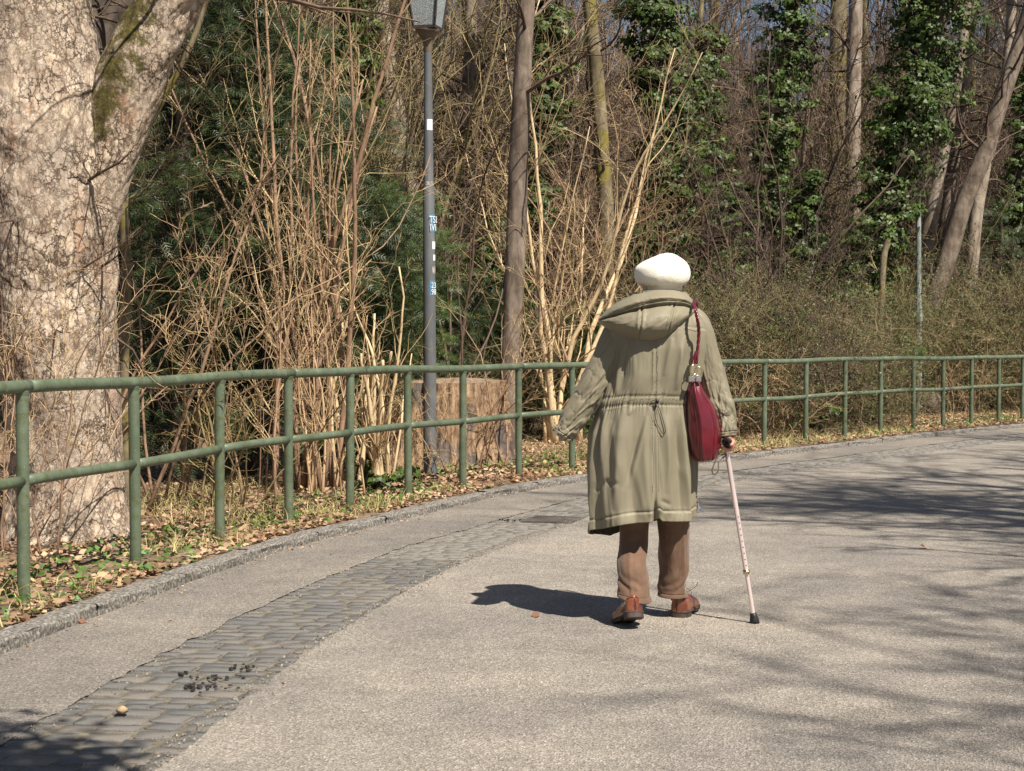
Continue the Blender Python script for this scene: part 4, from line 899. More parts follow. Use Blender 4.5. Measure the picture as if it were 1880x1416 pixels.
# stickers wrapped on the pole
M['st_white'] = simple('white_sticker', [(.4, (.7, .72, .75)), (.7, (.85, .86, .88))], 30, rough=.5, bs=0)
M['st_blue'] = simple('blue_sticker', [(.4, (.08, .2, .32)), (.7, (.13, .28, .42))], 30, rough=.5, bs=0)
M['st_scrap'] = simple('torn_sticker_rest', [(.4, (.15, .14, .13)), (.6, (.5, .46, .42))], 60, rough=.7, bs=.2)
def sticker(py0, py1, a0, a1, mat, txt=None, tc=None, skew=0):
    m_ = np.interp((py0 + py1) / 2, [97, 230, 341, 345, 560, 700, 890], [7.2, 8.4, 8.9, 10.3, 11.5, 12, 12.5]) * LY / F + .0015
    c = at(790 - (874 - (py0 + py1) / 2) * .0055, (py0 + py1) / 2, LY); z0, z1 = at(0, py1, LY)[2], at(0, py0, LY)[2]
    th = np.radians(np.linspace(a0, a1, 9)); V = np.array([[c[0] + m_ * math.sin(t) + skew * zz, c[1] - m_ * math.cos(t), z] for zz, z in ((0, z0), (1, z1)) for t in th])
    o = obj('sticker', mesh_np('sticker', V, grid_faces(9, 2), mat=mat), lp)
    if txt:
        for line, (s_, zf_) in enumerate(txt):
            cu = bpy.data.curves.new('lettering', 'FONT'); cu.body = s_; cu.size = (z1 - z0) / len(txt) * 1.1; cu.align_x = 'CENTER'; cu.extrude = .0004; cu.materials.append(tc)
            am = math.radians((a0 + a1) / 2); t0 = bpy.data.objects.new('lettering', cu); COL.objects.link(t0); bpy.context.view_layer.update(); me_ = bpy.data.meshes.new_from_object(t0.evaluated_get(bpy.context.evaluated_depsgraph_get())); bpy.data.objects.remove(t0); me_.name = 'lettering'; to = bpy.data.objects.new('lettering', me_); COL.objects.link(to); to.parent = o
            to.location = Vector((-lp.location.x, -lp.location.y, -lp.location.z)) * 0 + Vector((c[0] + (m_ + .003) * math.sin(am), c[1] - (m_ + .003) * math.cos(am), z0 + zf_ * (z1 - z0))); to.rotation_euler = (PI / 2, 0, am); to.scale = (.8, 1, 1)
sticker(220, 240, -15, 62, M['st_white'])
sticker(334, 341, -60, 70, M['st_scrap'])
sticker(394, 427, 5, 85, M['st_blue'], [('TSI', .52), ('IVI', .08)], M['st_white'])
sticker(444, 458, 35, 88, M['st_white'])
sticker(468, 479, 45, 88, M['st_white'])
sticker(489, 503, 35, 88, M['st_scrap'])
sticker(516, 543, 8, 82, M['st_blue'], [('23', .5), ('98', .06)], M['st_white'])
# far post
FY = 26.6; fb = at(1687, 762, FY); fz0 = fb[2]
fp = empty('far_lamp_post', tuple(fb), 'pale green grey metal post behind the railing at the right, ivy hiding its top', 'lamp post')
M['far_post'] = simple('pale_green_post_paint', [(.3, (.16, .185, .17)), (.6, (.3, .34, .32)), (.8, (.4, .43, .4))], 6, (1, 1, .5), .5, .4, .2, .003)
V, Q, T = tubes(np.array([at(1687, 770, FY), at(1686.5, 560, FY), at(1686, 380, FY), at(1685, 150, FY)]), np.array([6, 5.6, 4.6, 4]) * FY / F, 16); obj('pole', mesh_np('pole', V, Q, mat=M['far_post']), fp)
V, Q, T = tubes(np.array([at(1687, 590, FY), at(1687, 586, FY), at(1687, 560, FY)]), np.array([6.4, 6.6, 6.2]) * FY / F, 16); obj('sleeve', mesh_np('sleeve', V, Q, mat=M['far_post']), fp)
# boulder beside the far post
def rock(name, c, r, seed, mat, label, cat, sc_=(1, 1, .7)):
    R_ = np.random.RandomState(seed); k, n = 20, 12; th = np.arange(k) * 2 * PI / k; ph = np.linspace(-PI / 2 + .05, PI / 2 - .02, n); TH, PH = np.meshgrid(th, ph)
    rr = r * (1 + .5 * (fbm(np.cos(TH) * 1.6 + seed, np.sin(TH) * 1.6 + PH * 1.5) - .5))
    V = np.stack([rr * np.cos(PH) * np.cos(TH) * sc_[0] + c[0], rr * np.cos(PH) * np.sin(TH) * sc_[1] + c[1], rr * np.sin(PH) * sc_[2] + c[2]], -1).reshape(-1, 3)
    o = obj(name, mesh_np(name, V, grid_faces(k, n, True), mat=mat)); return tag(o, label, cat)
M['rockm'] = simple('brown_rock', [(.3, (.07, .05, .04)), (.7, (.18, .14, .11))], 9, rough=.9, bs=.8)
rock('boulder', at(1708, 742, 26.6), .2, 4, M['rockm'], 'small brown boulder right of the far metal post', 'boulder', (1, .8, 1.1))
M['ochre'] = simple('ochre_stone', [(.35, (.22, .15, .08)), (.7, (.5, .4, .26))], 40, rough=.8, bs=.6)
g0 = gnd(224, 1309, .01); rock('loose_stone', (g0[0], g0[1], .02), .02, 9, M['ochre'], 'small ochre stone lying on the cobbled gutter', 'stone')
# road litter
def flat_leaf(px, py, size, mat, label, seed, cat='leaf', name='fallen_leaf'):
    c = gnd(px, py, .012); R_ = np.random.RandomState(seed); V, T = leafs(np.array([c]), np.array([[R_.normal(0, .3), -.35, 1.]]), np.array([[R_.normal(), R_.normal(), 0.]]), np.array([size]), LEAF_V, LEAF_T)
    return tag(obj(name, mesh_np(name, V, None, T, True, mat)), label, cat)
flat_leaf(151, 1141, .05, M['litterr'], 'small rust leaf on the asphalt beside the kerb', 1)
flat_leaf(984, 1129, .06, M['litterr'], 'reddish leaf at the edge of the shadow of the woman', 2)
flat_leaf(1697, 1005, .07, M['litter'], 'pale leaf alone on the road at the right', 3)
M['bluep'] = simple('blue_plastic', [(.4, (.1, .18, .5)), (.7, (.4, .5, .8))], 40, rough=.4, bs=0)
flat_leaf(1280, 933, .09, M['bluep'], 'scrap of blue plastic on the road right of the coat hem', 4, 'litter', 'plastic_scrap')
M['crumb'] = simple('asphalt_crumb', [(.3, (.02, .018, .016)), (.7, (.06, .05, .045))], 30, rough=.9, bs=.3)
R_ = np.random.RandomState(12); mb = MB()
for px, py, n, sp in ((450, 1226, 14, (14, 5)), (336, 1237, 6, (7, 4)), (395, 1243, 16, (45, 3)), (375, 1260, 34, (36, 7)), (940, 955, 10, (20, 3))):
    for _ in range(n):
        c = gnd(px + R_.normal(0, sp[0]) * .6, py + R_.normal(0, sp[1]) * .6, .008); s_ = R_.uniform(.0025, .008); V, Q = box((0, 0, 0), (s_ * 2, s_ * 1.6, s_ * 1.2)); V = V + R_.normal(0, s_ * .2, V.shape); mb.add(rotz(V, R_.uniform(0, 3), c), Q)
tag(obj('asphalt_crumbs', mb.mesh('asphalt_crumbs', M['crumb'], False)), 'dark asphalt crumbs along the broken edge of the gutter', 'debris', kind='stuff')
# grit that has spread from the asphalt over the edge of the setts
R_ = np.random.RandomState(14); ng = 4200; s = R_.uniform(sN, s_at_y(16), ng); o_ = kf(s) + np.where(R_.rand(ng) < .7, SETT1, SETT0) + R_.normal(0, .04, ng); pg = off(s, o_); mbg = MB()
cb_ = np.array([[-1, -1, -1], [1, -1, -.6], [.2, 1, -.8], [0, 0, 1.]]); sz = R_.uniform(.0015, .0045, ng); Vg = np.column_stack([pg, np.full(ng, .006)])[:, None] + sz[:, None, None] * (cb_[None] + R_.normal(0, .25, (ng, 4, 3)))
Tg = (np.arange(ng) * 4)[:, None, None] + np.array([[0, 1, 3], [1, 2, 3], [2, 0, 3]])[None]
M['grit'] = simple('pale_grit', [(.4, (.14, .12, .095)), (.7, (.34, .3, .25))], 30, rough=.9, bs=0, island=.5)
tag(obj('grit', mesh_np('grit', Vg.reshape(-1, 3), None, Tg.reshape(-1, 3), False, M['grit'])), 'pale grit scattered along both edges of the gutter stones', 'grit', kind='stuff')
# scattered grit and leaf bits near kerb
R_ = np.random.RandomState(13); s = R_.uniform(sN, s_at_y(26), 700); o_ = kf(s) + np.abs(R_.normal(0, .05, 700)) + .01; sel = R_.rand(700) < .2; o_ = np.where(sel, kf(s) + R_.uniform(.1, 1.3, 700), o_); p = off(s, o_)
C = np.column_stack([p, np.full(700, .012)]); V, T = leafs(C, norm(R_.normal(0, .4, C.shape) + [0, 0, 1]), norm(R_.normal(0, 1, C.shape) * [1, 1, .1]), R_.uniform(.006, .022, 700), LEAF_V, LEAF_T)
tag(obj('leaf_bits', mesh_np('leaf_bits', V, None, T, True, M['litter'])), 'crumbled leaf bits gathered along the kerb foot', 'leaf litter', kind='stuff')
print('street done')
# ------------------------------------------------------------------ the woman
def fabric(name, stops, rough, sheen=.0, scale=9, bs=.15, bd=.002, spec=.4, weave=900, stretch=(1, 1, 1)):
    m, nt, b = newmat(name, rough, spec); v = coords(nt, stretch); n1 = noise(nt, v, scale, 5, .6)
    nt.links.new(ramp(nt, n1, stops), b.inputs["Base Color"]); b.inputs["Sheen Weight"].default_value = sheen; b.inputs["Sheen Roughness"].default_value = .4
    bump(nt, noise(nt, v, weave, 2, .5), b, bs, bd); return m
M['coat'] = fabric('olive_nylon', [(.3, (.19, .168, .115)), (.7, (.23, .203, .14))], .56, .1, 5, .1, .0006, .3)
M['coat_dark'] = fabric('dark_olive_lining', [(.3, (.035, .03, .02)), (.7, (.05, .042, .03))], .7, 0, 5, .1, .001)
M['thread'] = fabric('olive_seam_thread', [(.3, (.10, .088, .055)), (.7, (.13, .115, .075))], .8)
M['trouser'] = fabric('brown_velvet_corduroy', [(.3, (.10, .058, .037)), (.7, (.175, .104, .068))], .8, .35, 14, .3, .001, .2, 700)
M['hat'] = fabric('cream_wool_felt', [(.3, (.76, .72, .61)), (.7, (.84, .8, .7))], .9, .3, 12, .7, .003, .2, 260)
M['sock'] = fabric('cream_sock_knit', [(.3, (.66, .62, .54)), (.7, (.75, .71, .62))], .9, .2, 40, .4, .001, .2, 500)
M['hair'] = fabric('white_hair', [(.3, (.45, .43, .4)), (.7, (.62, .6, .57))], .55, 0, 60, .5, .002, .4, 300, (1, 1, .2))
def skin_mat():
    m, nt, b = newmat('skin', .5, .4); v = coords(nt); c = ramp(nt, noise(nt, v, 60, 4), [(.3, (.46, .2, .14)), (.7, (.6, .31, .22))]); nt.links.new(c, b.inputs["Base Color"])
    b.inputs["Subsurface Weight"].default_value = .12; b.inputs["Subsurface Radius"].default_value = (.01, .004, .002); bump(nt, noise(nt, v, 240, 4), b, .3, .0008); return m
M['skin'] = skin_mat()
def leather(name, stops, rough, coat, scale, bs=.3):
    m, nt, b = newmat(name, rough, .5); v = coords(nt); nt.links.new(ramp(nt, noise(nt, v, scale, 5, .6), stops), b.inputs["Base Color"])
    b.inputs["Coat Weight"].default_value = coat; b.inputs["Coat Roughness"].default_value = .15; vo = N(nt, "ShaderNodeTexVoronoi", Scale=420.0); nt.links.new(v, vo.inputs["Vector"]); bump(nt, vo.outputs["Distance"], b, bs, .0008); return m
M['bag'] = leather('burgundy_leather', [(.3, (.085, .004, .01)), (.7, (.135, .008, .017))], .3, .5, 9)
M['shoe'] = leather('cognac_leather', [(.3, (.07, .02, .01)), (.5, (.17, .045, .018)), (.75, (.27, .085, .03))], .3, .6, 16, .15)
M['sole'] = simple('dark_sole', [(.3, (.03, .02, .016)), (.7, (.085, .06, .05))], 30, rough=.6, bs=.3)
M['black'] = simple('black_rubber', [(.4, (.012, .012, .013)), (.7, (.03, .03, .03))], 30, rough=.45, bs=.1)
M['brass'] = simple('pale_brass', [(.4, (.7, .55, .28)), (.7, (.85, .72, .45))], 30, rough=.25, bs=0, metal=1)
M['silver'] = simple('silver_metal', [(.4, (.55, .55, .56)), (.7, (.75, .75, .76))], 30, rough=.22, bs=0, metal=1)
M['rose'] = simple('rose_anodised_metal', [(.4, (.82, .66, .64)), (.7, (.9, .76, .73))], 10, (1, 1, .3), .24, .6, 0, metal=.5)
M['cord'] = simple('grey_cord', [(.4, (.09, .075, .055)), (.7, (.16, .13, .1))], 30, rough=.8, bs=.2)

YP = 7.15
pers = empty('person', tuple(at(1203, 1140, YP) * [1, 1, 0] + [0, 0, .004]), 'woman seen from behind in olive parka and white beret, walking with a cane', 'person')
def XZ(px, py, Y=YP): p = at(px, py, Y); return p[0], p[2]
def zpy(py): return at(940, py, YP)[2]
def xpx(px, z=1.0): return (px - CXP) / F * YP
SCL = YP / F
# ---- body: one continuous skin-grown surface, head with face, hands with fingers
hx, hz = XZ(1216, 520)
bmv, bme, bmr = [], [], []
def bv(p, r): bmv.append(tuple(p)); bmr.append(r); return len(bmv) - 1
def chain(pts, start=None):
    prev = start
    for p, r in pts:
        i = bv(p, r)
        if prev is not None: bme.append((prev, i))
        prev = i
    return prev
pel = bv((xpx(1198), YP, zpy(830)), .13)
sp = chain([((xpx(1198), YP - .01, zpy(760)), .12), ((xpx(1200), YP, zpy(700)), .125), ((xpx(1204), YP + .01, zpy(640)), .125), ((xpx(1208), YP + .03, zpy(590)), .09)], pel)
nk = chain([((xpx(1212), YP + .05, zpy(560)), .052), ((xpx(1214), YP + .07, zpy(538)), .05), ((hx, YP + .085, zpy(520)), .075), ((hx, YP + .09, zpy(508)), .07), ((hx, YP + .085, zpy(496)), .045)], sp)
# legs
LFX, LFY = xpx(1160), gnd(1150, 1150)[1] ; RFX, RFY = xpx(1237), gnd(1237, 1136)[1]
chain([((xpx(1165), YP, zpy(880)), .085), ((xpx(1163), YP + .02, zpy(985)), .06), (tuple(at(1163, 1075, YP - .13)), .028), (tuple(at(1160, 1108, YP - .16)), .026), (tuple(at(1150, 1122, YP - .10)), .024)], pel)
chain([((xpx(1233), YP, zpy(880)), .085), ((xpx(1236), YP + .05, zpy(985)), .06), ((xpx(1240), YP + .10, zpy(1075)), .028), ((xpx(1246), YP + .12, zpy(1108)), .026), ((xpx(1254), YP + .20, zpy(1110)), .022)], pel)
# arms
HANDP = at(1336, 806, 7.09)
la = chain([((xpx(1140), YP, zpy(603)), .055), ((xpx(1098), YP - .01, zpy(690)), .045), ((xpx(1062), YP - .02, zpy(748)), .036), ((xpx(1046), YP - .02, zpy(778)), .026), ((xpx(1037), YP - .02, zpy(793)), .026)], sp)
ra = chain([((xpx(1280), YP, zpy(600)), .055), ((xpx(1308), YP, zpy(690)), .045), ((xpx(1326), YP - .02, zpy(750)), .036), (tuple(HANDP + [.0, .0, .035]), .022), (tuple(HANDP + [.002, 0, .006]), .022)], sp)
me = bpy.data.meshes.new('body'); me.from_pydata(bmv, bme, [])
bo = bpy.data.objects.new('body', me); COL.objects.link(bo)
sk_ = bo.modifiers.new('skin', 'SKIN'); sb = bo.modifiers.new('sub', 'SUBSURF'); sb.levels = 2; sb.render_levels = 2
for i, v in enumerate(me.skin_vertices[0].data): v.radius = (bmr[i], bmr[i]); v.use_root = (i == pel)
def skin_mesh(V, E, R_, lv=2):
    m0 = bpy.data.meshes.new('tmp'); m0.from_pydata([tuple(v) for v in V], E, []); o = bpy.data.objects.new('tmp', m0); COL.objects.link(o)
    o.modifiers.new('skin', 'SKIN'); s_ = o.modifiers.new('sub', 'SUBSURF'); s_.levels = lv
    for i, v in enumerate(m0.skin_vertices[0].data): v.radius = (R_[i], R_[i]); v.use_root = (i == 0)
    bpy.context.view_layer.update(); dg = bpy.context.evaluated_depsgraph_get(); m1 = bpy.data.meshes.new_from_object(o.evaluated_get(dg)); bpy.data.objects.remove(o)
    V = np.array([v.co[:] for v in m1.vertices]); Q = [list(p.vertices) for p in m1.polygons]; return V, Q
bpy.context.view_layer.update(); dg = bpy.context.evaluated_depsgraph_get(); m1 = bpy.data.meshes.new_from_object(bo.evaluated_get(dg)); bpy.data.objects.remove(bo)
body = MB(); body.add(np.array([v.co[:] for v in m1.vertices]), [list(p.vertices) for p in m1.polygons if len(p.vertices) == 4], [list(p.vertices) for p in m1.polygons if len(p.vertices) == 3] or None)
# head shape with brow, nose, mouth, chin (looks away from the camera, +y)
k, n = 48, 40; TH, PH = np.meshgrid(np.arange(k) * 2 * PI / k, np.linspace(-PI / 2 + .02, PI / 2 - .02, n))
dx, dy, dz = np.cos(PH) * np.cos(TH), np.cos(PH) * np.sin(TH), np.sin(PH)
gs = lambda x0, z0, sx, sz: np.exp(-((dx - x0) / sx) ** 2 - ((dz - z0) / sz) ** 2) * (dy > 0)
r_ = 1 + .26 * gs(0, -.18, .13, .2) - .07 * gs(.3, .02, .14, .1) - .07 * gs(-.3, .02, .14, .1) + .05 * gs(0, -.52, .22, .08) + .12 * gs(0, -.85, .25, .2) - .02 * gs(0, -.6, .25, .03)
Vh = np.stack([dx * .072 * r_, dy * .092 * r_, dz * .098 * r_], -1).reshape(-1, 3) + [hx, YP + .09, zpy(519)]
body.add(Vh, grid_faces(k, n, True))
for sd in (-1, 1):
    V, Q = lathe([(.001, -.012), (.016, -.01), (.024, 0), (.02, .008), (.012, .004), (.001, .0)], (0, 0, 0), 14); V = V[:, [2, 1, 0]] * [sd, .8, 1.3]; body.add(V + [hx + sd * .072, YP + .085, zpy(520)], Q)
# right hand: palm on the handle, four fingers and a thumb closing round it (handle runs along y)
def fingers(base, dirs):
    for pts, rr in dirs:
        V, Q = skin_mesh([np.array(base) + p for p in pts], [(i, i + 1) for i in range(len(pts) - 1)], rr, 2); body.add(V, [q for q in Q if len(q) == 4], [q for q in Q if len(q) == 3] or None)
HC = at(1334, 814, 7.09)                         # centre of the grip
fd = []
for q, (yy, ln) in enumerate(((-.036, .92), (-.014, 1.05), (.008, 1.0), (.03, .95))):
    R0 = .024
    pts = [(.012, yy, .022)] + [(R0 * 1.05 * math.cos(a), yy + .002 * q, -.004 + R0 * 1.1 * math.sin(a) * ln) for a in (math.radians(25), math.radians(-15), math.radians(-55), math.radians(-95), math.radians(-140), math.radians(-175))]
    fd.append((pts, [.0115, .0105, .0098, .0092, .0088, .0082, .0062]))
fd.append(([(.01, -.035, .018), (.024, -.052, .012), (.018, -.064, .0), (.004, -.07, -.008)], [.013, .0125, .0105, .008]))
fingers(HC, fd)
V, Q = skin_mesh([HC + [.004, -.04, .018], HC + [.006, -.01, .024], HC + [.006, .03, .022], HC + [.004, .004, .05]], [(0, 1), (1, 2), (1, 3)], [.018, .02, .018, .02]); body.add(V, [q for q in Q if len(q) == 4], [q for q in Q if len(q) == 3] or None)
# left hand, relaxed inside the long cuff
LH = at(1034, 797, YP - .02)
for yy in (-.028, -.009, .01, .028):
    pts = [(0, yy, .01), (-.012, yy, -.018), (-.016, yy, -.034), (-.008, yy, -.046)]; V, Q = skin_mesh([LH + p for p in np.array(pts) * .6], [(0, 1), (1, 2), (2, 3)], [.009, .008, .0075, .006]); body.add(V, [q for q in Q if len(q) == 4], [q for q in Q if len(q) == 3] or None)
obj('body', body.mesh('body', M['skin']), pers)
# hair showing under the beret
V, Q = lathe([(.001, .07), (.05, .06), (.078, .03), (.083, 0), (.08, -.03), (.07, -.045), (.06, -.05)], (0, 0, 0), 40)
V = V * [1.0, 1.15, 1]; V = V + (vn(np.arctan2(V[:, 1], V[:, 0]) * 9 + 30, V[:, 2] * 20 + 9)[:, None] - .5) * .008
obj('hair', mesh_np('hair', V + [hx + .002, YP + .082, zpy(518)], Q, mat=M['hair']), pers)
# beret: soft disc with a pinched crease, wool band
k, n = 96, 60; TH, T_ = np.meshgrid(np.arange(k) * 2 * PI / k, np.linspace(0, 1, n))
prof = smoothpath([(.072, -.075), (.085, -.074), (.112, -.056), (.1235, -.02), (.119, .02), (.098, .05), (.062, .07), (.022, .079), (.001, .0795)], n)
rr, zz = prof[:, 0:1] * np.ones_like(TH), prof[:, 1:2] * np.ones_like(TH)
X = rr * np.cos(TH); Y = rr * np.sin(TH) * .98
lump = .014 * (fbm(np.cos(TH) * 1.5 + 3, zz * 10 + np.sin(TH) * 1.5) - .47)
cr = np.exp(-((X + .004 - zz * .25) / .016) ** 2) * sstep(-.015, .03, zz) * sstep(.085, .055, zz) * (Y < .05)
zz2 = zz * .9 * (1 - .2 * sstep(.02, -.11, X) * (zz > 0)) + .012 * np.exp(-((X - .03) / .05) ** 2) * sstep(.0, .07, zz) - .006 * cr + lump * 1.2 + .005 * np.sin(TH * 2 + 1)
X2 = X * 1.03 * (1 + lump * 3); Y2 = Y + .020 * cr + lump
V = np.stack([X2 + .03 * zz2, Y2 - .05 * zz2, zz2 + .0 * X2 - .05 * X2 * 0], -1).reshape(-1, 3) + [xpx(1218), YP + .06, zpy(499.5)]
ho = obj('beret', mesh_np('beret', V, grid_faces(k, n, True), mat=M['hat']), pers)
V, Q = lathe([(.082, .012), (.086, 0), (.082, -.02), (.074, -.024)], (0, 0, 0), 40); obj('hat_band', mesh_np('hat_band', V * [1, 1.1, 1] + [xpx(1221), YP + .065, zpy(525)], Q, mat=M['hat']), ho)

# ---- coat
T_coat = [  # photo row, left px, right px, half depth, depth centre offset
    (541, 1168, 1256, .085, .045), (552, 1156, 1264, .10, .04), (572, 1134, 1282, .118, .025), (592, 1119, 1294, .13, .012), (612, 1116, 1298, .138, .004), (640, 1119, 1294, .146, -.002), (690, 1117, 1286, .15, 0),
    (722, 1106, 1276, .145, 0), (736, 1102, 1271, .143, 0), (752, 1098, 1272, .15, 0), (796, 1085, 1274, .168, 0), (856, 1079, 1277, .178, 0), (917, 1080, 1277, .184, 0), (960, 1083, 1276, .188, 0), (990, 1084, 1275, .19, 0)]
tc = np.array(T_coat, float); zrow = np.array([zpy(q) for q in tc[:, 0]])[::-1]; tcr = tc[::-1]
NU, NV = 320, 260
th = np.arange(NU) * 2 * PI / NU; Vv = np.linspace(0, 1, NV); TH, VV = np.meshgrid(th, Vv)
c_, s_ = np.cos(TH), np.sin(TH)
backf = sstep(.2, -.5, s_)
ztop = zpy(541) - .02 * s_
# hem line: photo row as a function of px on the back, drooping on the front left
pxh = 1180 + c_ * 97
hem_py = np.interp(pxh, [1083, 1120, 1150, 1192, 1200, 1207, 1240, 1276], [971, 962, 955, 950.5, 944, 950.5, 951.5, 952]); hem_f = np.interp(pxh, [1083, 1130, 1190, 1276], [984, 993, 972, 940])
hz_ = CH + (HOR - hem_py) * SCL; hzf = CH + (HOR - hem_f) * SCL
hemz = hz_ * backf + (hzf - .0) * (1 - backf)
Zc = hemz + (ztop - hemz) * VV
def prof_(col): 
    zs = np.linspace(zrow[0] - .1, zrow[-1], 400); v = np.interp(zs, zrow, tcr[:, col]); kk = np.hanning(15); kk /= kk.sum(); v = np.convolve(np.pad(v, 7, 'edge'), kk, 'valid'); return np.interp(Zc, zs, v)
xl, xr, hb, yo = prof_(1), prof_(2), prof_(3), prof_(4)
A = (xr - xl) / 2 * SCL; XC = ((xr + xl) / 2 - CXP) * SCL
e_ = .86
cx_ = np.sign(c_) * np.abs(c_) ** e_; sx_ = np.sign(s_) * np.abs(s_) ** e_
nx_, ny_ = c_ / A, s_ / hb; nl = np.hypot(nx_, ny_); nx_ /= nl; ny_ /= nl
PXX = CXP + (XC + A * cx_) / SCL; PYY = HOR - (Zc - CH) / SCL
d = np.zeros_like(PXX)
def crease(pts, wd, amp, both=False):
    global d
    P = np.array(pts, float); best = np.full(PXX.shape, 1e9); 
    tt = np.zeros_like(best)
    ns = len(P) - 1
    for i_, (a, b_) in enumerate(zip(P[:-1], P[1:])):
        ab = b_ - a; t = np.clip(((PXX - a[0]) * ab[0] + (PYY - a[1]) * ab[1]) / (ab @ ab), 0, 1); q = np.hypot(PXX - a[0] - t * ab[0], PYY - a[1] - t * ab[1]); tt = np.where(q < best, (i_ + t) / ns, tt); best = np.minimum(best, q)
    d += amp * np.exp(-(best / wd) ** 2) * backf * np.sin(PI * np.clip(tt, 0, 1)) ** .7
lower = sstep(738, 800, PYY); upper = sstep(735, 700, PYY) * sstep(560, 620, PYY)
# broad drape
d += lower * (.008 * np.sin(TH * 9 + 1.3 + .8 * np.sin(Zc * 5)) + .006 * np.sin(TH * 15 + 4 + Zc * 3) + .012 * (fbm(TH * 3.2 + 60, Zc * 1.6 + 3) - .47))
d += upper * (.006 * np.sin(TH * 8 + Zc * 4) + .016 * (fbm(TH * 3.4 + 20 + Zc * .6, Zc * 2.2) - .47))
# soft random fabric creases (ridged)
rg = np.abs(fbm(TH * 4.2 + 10 + Zc * 1.7, Zc * 1.9 + 7, 3) - .45); d += .006 * (sstep(.13, 0, rg)) * .6

# particular folds seen in the photo
for pts, wd, am in [([(1178, 762), (1160, 820), (1140, 895)], 3.2, -.010), ([(1184, 762), (1168, 820), (1150, 890)], 3.5, .008), ([(1102, 745), (1095, 800), (1093, 880)], 5, -.012), ([(1112, 748), (1104, 800), (1098, 850)], 3.5, .009),
                    ([(1124, 610), (1127, 660), (1120, 725)], 6, -.022), ([(1136, 640), (1132, 690), (1126, 722)], 4, .012), ([(1146, 630), (1140, 690)], 3, -.007), ([(1252, 615), (1240, 670), (1235, 715)], 4, .011), ([(1262, 625), (1252, 680), (1246, 718)], 3, -.009), ([(1274, 640), (1264, 690), (1256, 720)], 4, .012),
                    ([(1228, 620), (1214, 690)], 4, .008), ([(1244, 750), (1250, 830), (1258, 945)], 4.5, .012), ([(1236, 770), (1243, 850), (1246, 940)], 4, -.008), ([(1262, 760), (1267, 850), (1270, 940)], 4, -.011), ([(1118, 770), (1130, 850), (1122, 930)], 6, .008), ([(1182, 740), (1178, 830), (1184, 930)], 4, .005),
                    ([(1216, 760), (1222, 850), (1218, 900)], 5, .007), ([(1090, 900), (1110, 880), (1135, 884)], 5, -.008), ([(1206, 912), (1226, 922)], 4, -.006), ([(1160, 745), (1150, 760)], 3, .006)]: crease(pts, wd, am)
# waist channel: gathered, two stitch lines, puckers above and below
wpy = np.interp(PXX, [1100, 1150, 1200, 1262], [738, 733, 733, 735]); wd_ = PYY - wpy
pk = np.sin(TH * 74 + 3 * np.sin(TH * 11) + 2 * vn(TH * 20 + 5, Zc * 12)) * (.5 + .8 * vn(TH * 9 + 70, 3.3))
d += .0025 * np.exp(-(wd_ / 5.0) ** 2) - .0035 * np.exp(-((wd_ - 8) / 2.2) ** 2) - .0035 * np.exp(-((wd_ + 8) / 2.2) ** 2)
d += pk * (.0042 * np.exp(-((wd_ + 6) / 11) ** 2) + .0036 * np.exp(-((wd_ - 12) / 10) ** 2))
# centre seam and vent
sm = 1197 + 2 * np.sin(Zc * 6); q = PXX - sm
d += backf * ((-.004 * np.exp(-(q / 1.3) ** 2) + .003 * np.exp(-((np.abs(q) - 4) / 2.2) ** 2)) * sstep(620, 640, PYY))
vw = sstep(895, 950, PYY); d += backf * vw * (-.035 * np.exp(-(q / (1.2 + 3.5 * vw)) ** 2) + .006 * np.exp(-((np.abs(q) - 9) / 4) ** 2))
# yoke seam and hem
yk = 598 + 8 * ((PXX - 1200) / 100) ** 2; d += backf * (-.0025 * np.exp(-((PYY - yk) / 1.6) ** 2) + .0015 * np.exp(-((PYY - yk - 4) / 2.5) ** 2)) * (PXX > 1215)
hd = (Zc - hemz) / SCL
d += .004 * sstep(20, 16, hd) - .005 * np.exp(-((hd - 18.5) / 1.8) ** 2) + np.sin(TH * 46 + 2 * np.sin(TH * 7)) * (.0022 * np.exp(-((hd - 18) / 8) ** 2) + .0018 * np.exp(-(hd / 7) ** 2)) * (.3 + vn(TH * 8 + 9, 1.1))
flare = .012 * sstep(30, 0, hd) * np.sin(TH * 6 + .5)
d += flare
Xv = XC + A * cx_ + nx_ * d; Yv = YP + yo + hb * sx_ + ny_ * d
V = np.stack([Xv, Yv, Zc], -1).reshape(-1, 3)
coat_me = mesh_np('coat', V, grid_faces(NU, NV, True), mat=M['coat']); coat_me.materials.append(M['coat_dark'])
coat = obj('coat', coat_me, pers)
md = coat.modifiers.new('thick', 'SOLIDIFY'); md.thickness = .006; md.offset = -1; md.material_offset = 1; md.use_rim = True
def cback(px, py, lift=0):                     # a point on the back of the coat at a photo pixel
    z = CH + (HOR - py) * SCL; j = np.abs(Zc[:, int(NU * .75)] - z).argmin(); row_x = Xv[j]; ok = s_[j] < .1; xw = (px - CXP) * SCL
    i = np.where(ok, np.abs(row_x - xw), 9).argmin(); return np.array([Xv[j, i], Yv[j, i] - lift, Zc[j, i]])
def thread_line(pts, n, par, r=.0007, dash=None):
    P = smoothpath([cback(*p, .0012) for p in smoothpath(pts, n)], n * 2); mb = MB()
    for a in range(0, len(P) - 3, 3): V, Q, T = tubes(P[a:a + 3], np.full(3, r), 4); mb.add(V, Q)
    return mb
mb = MB()
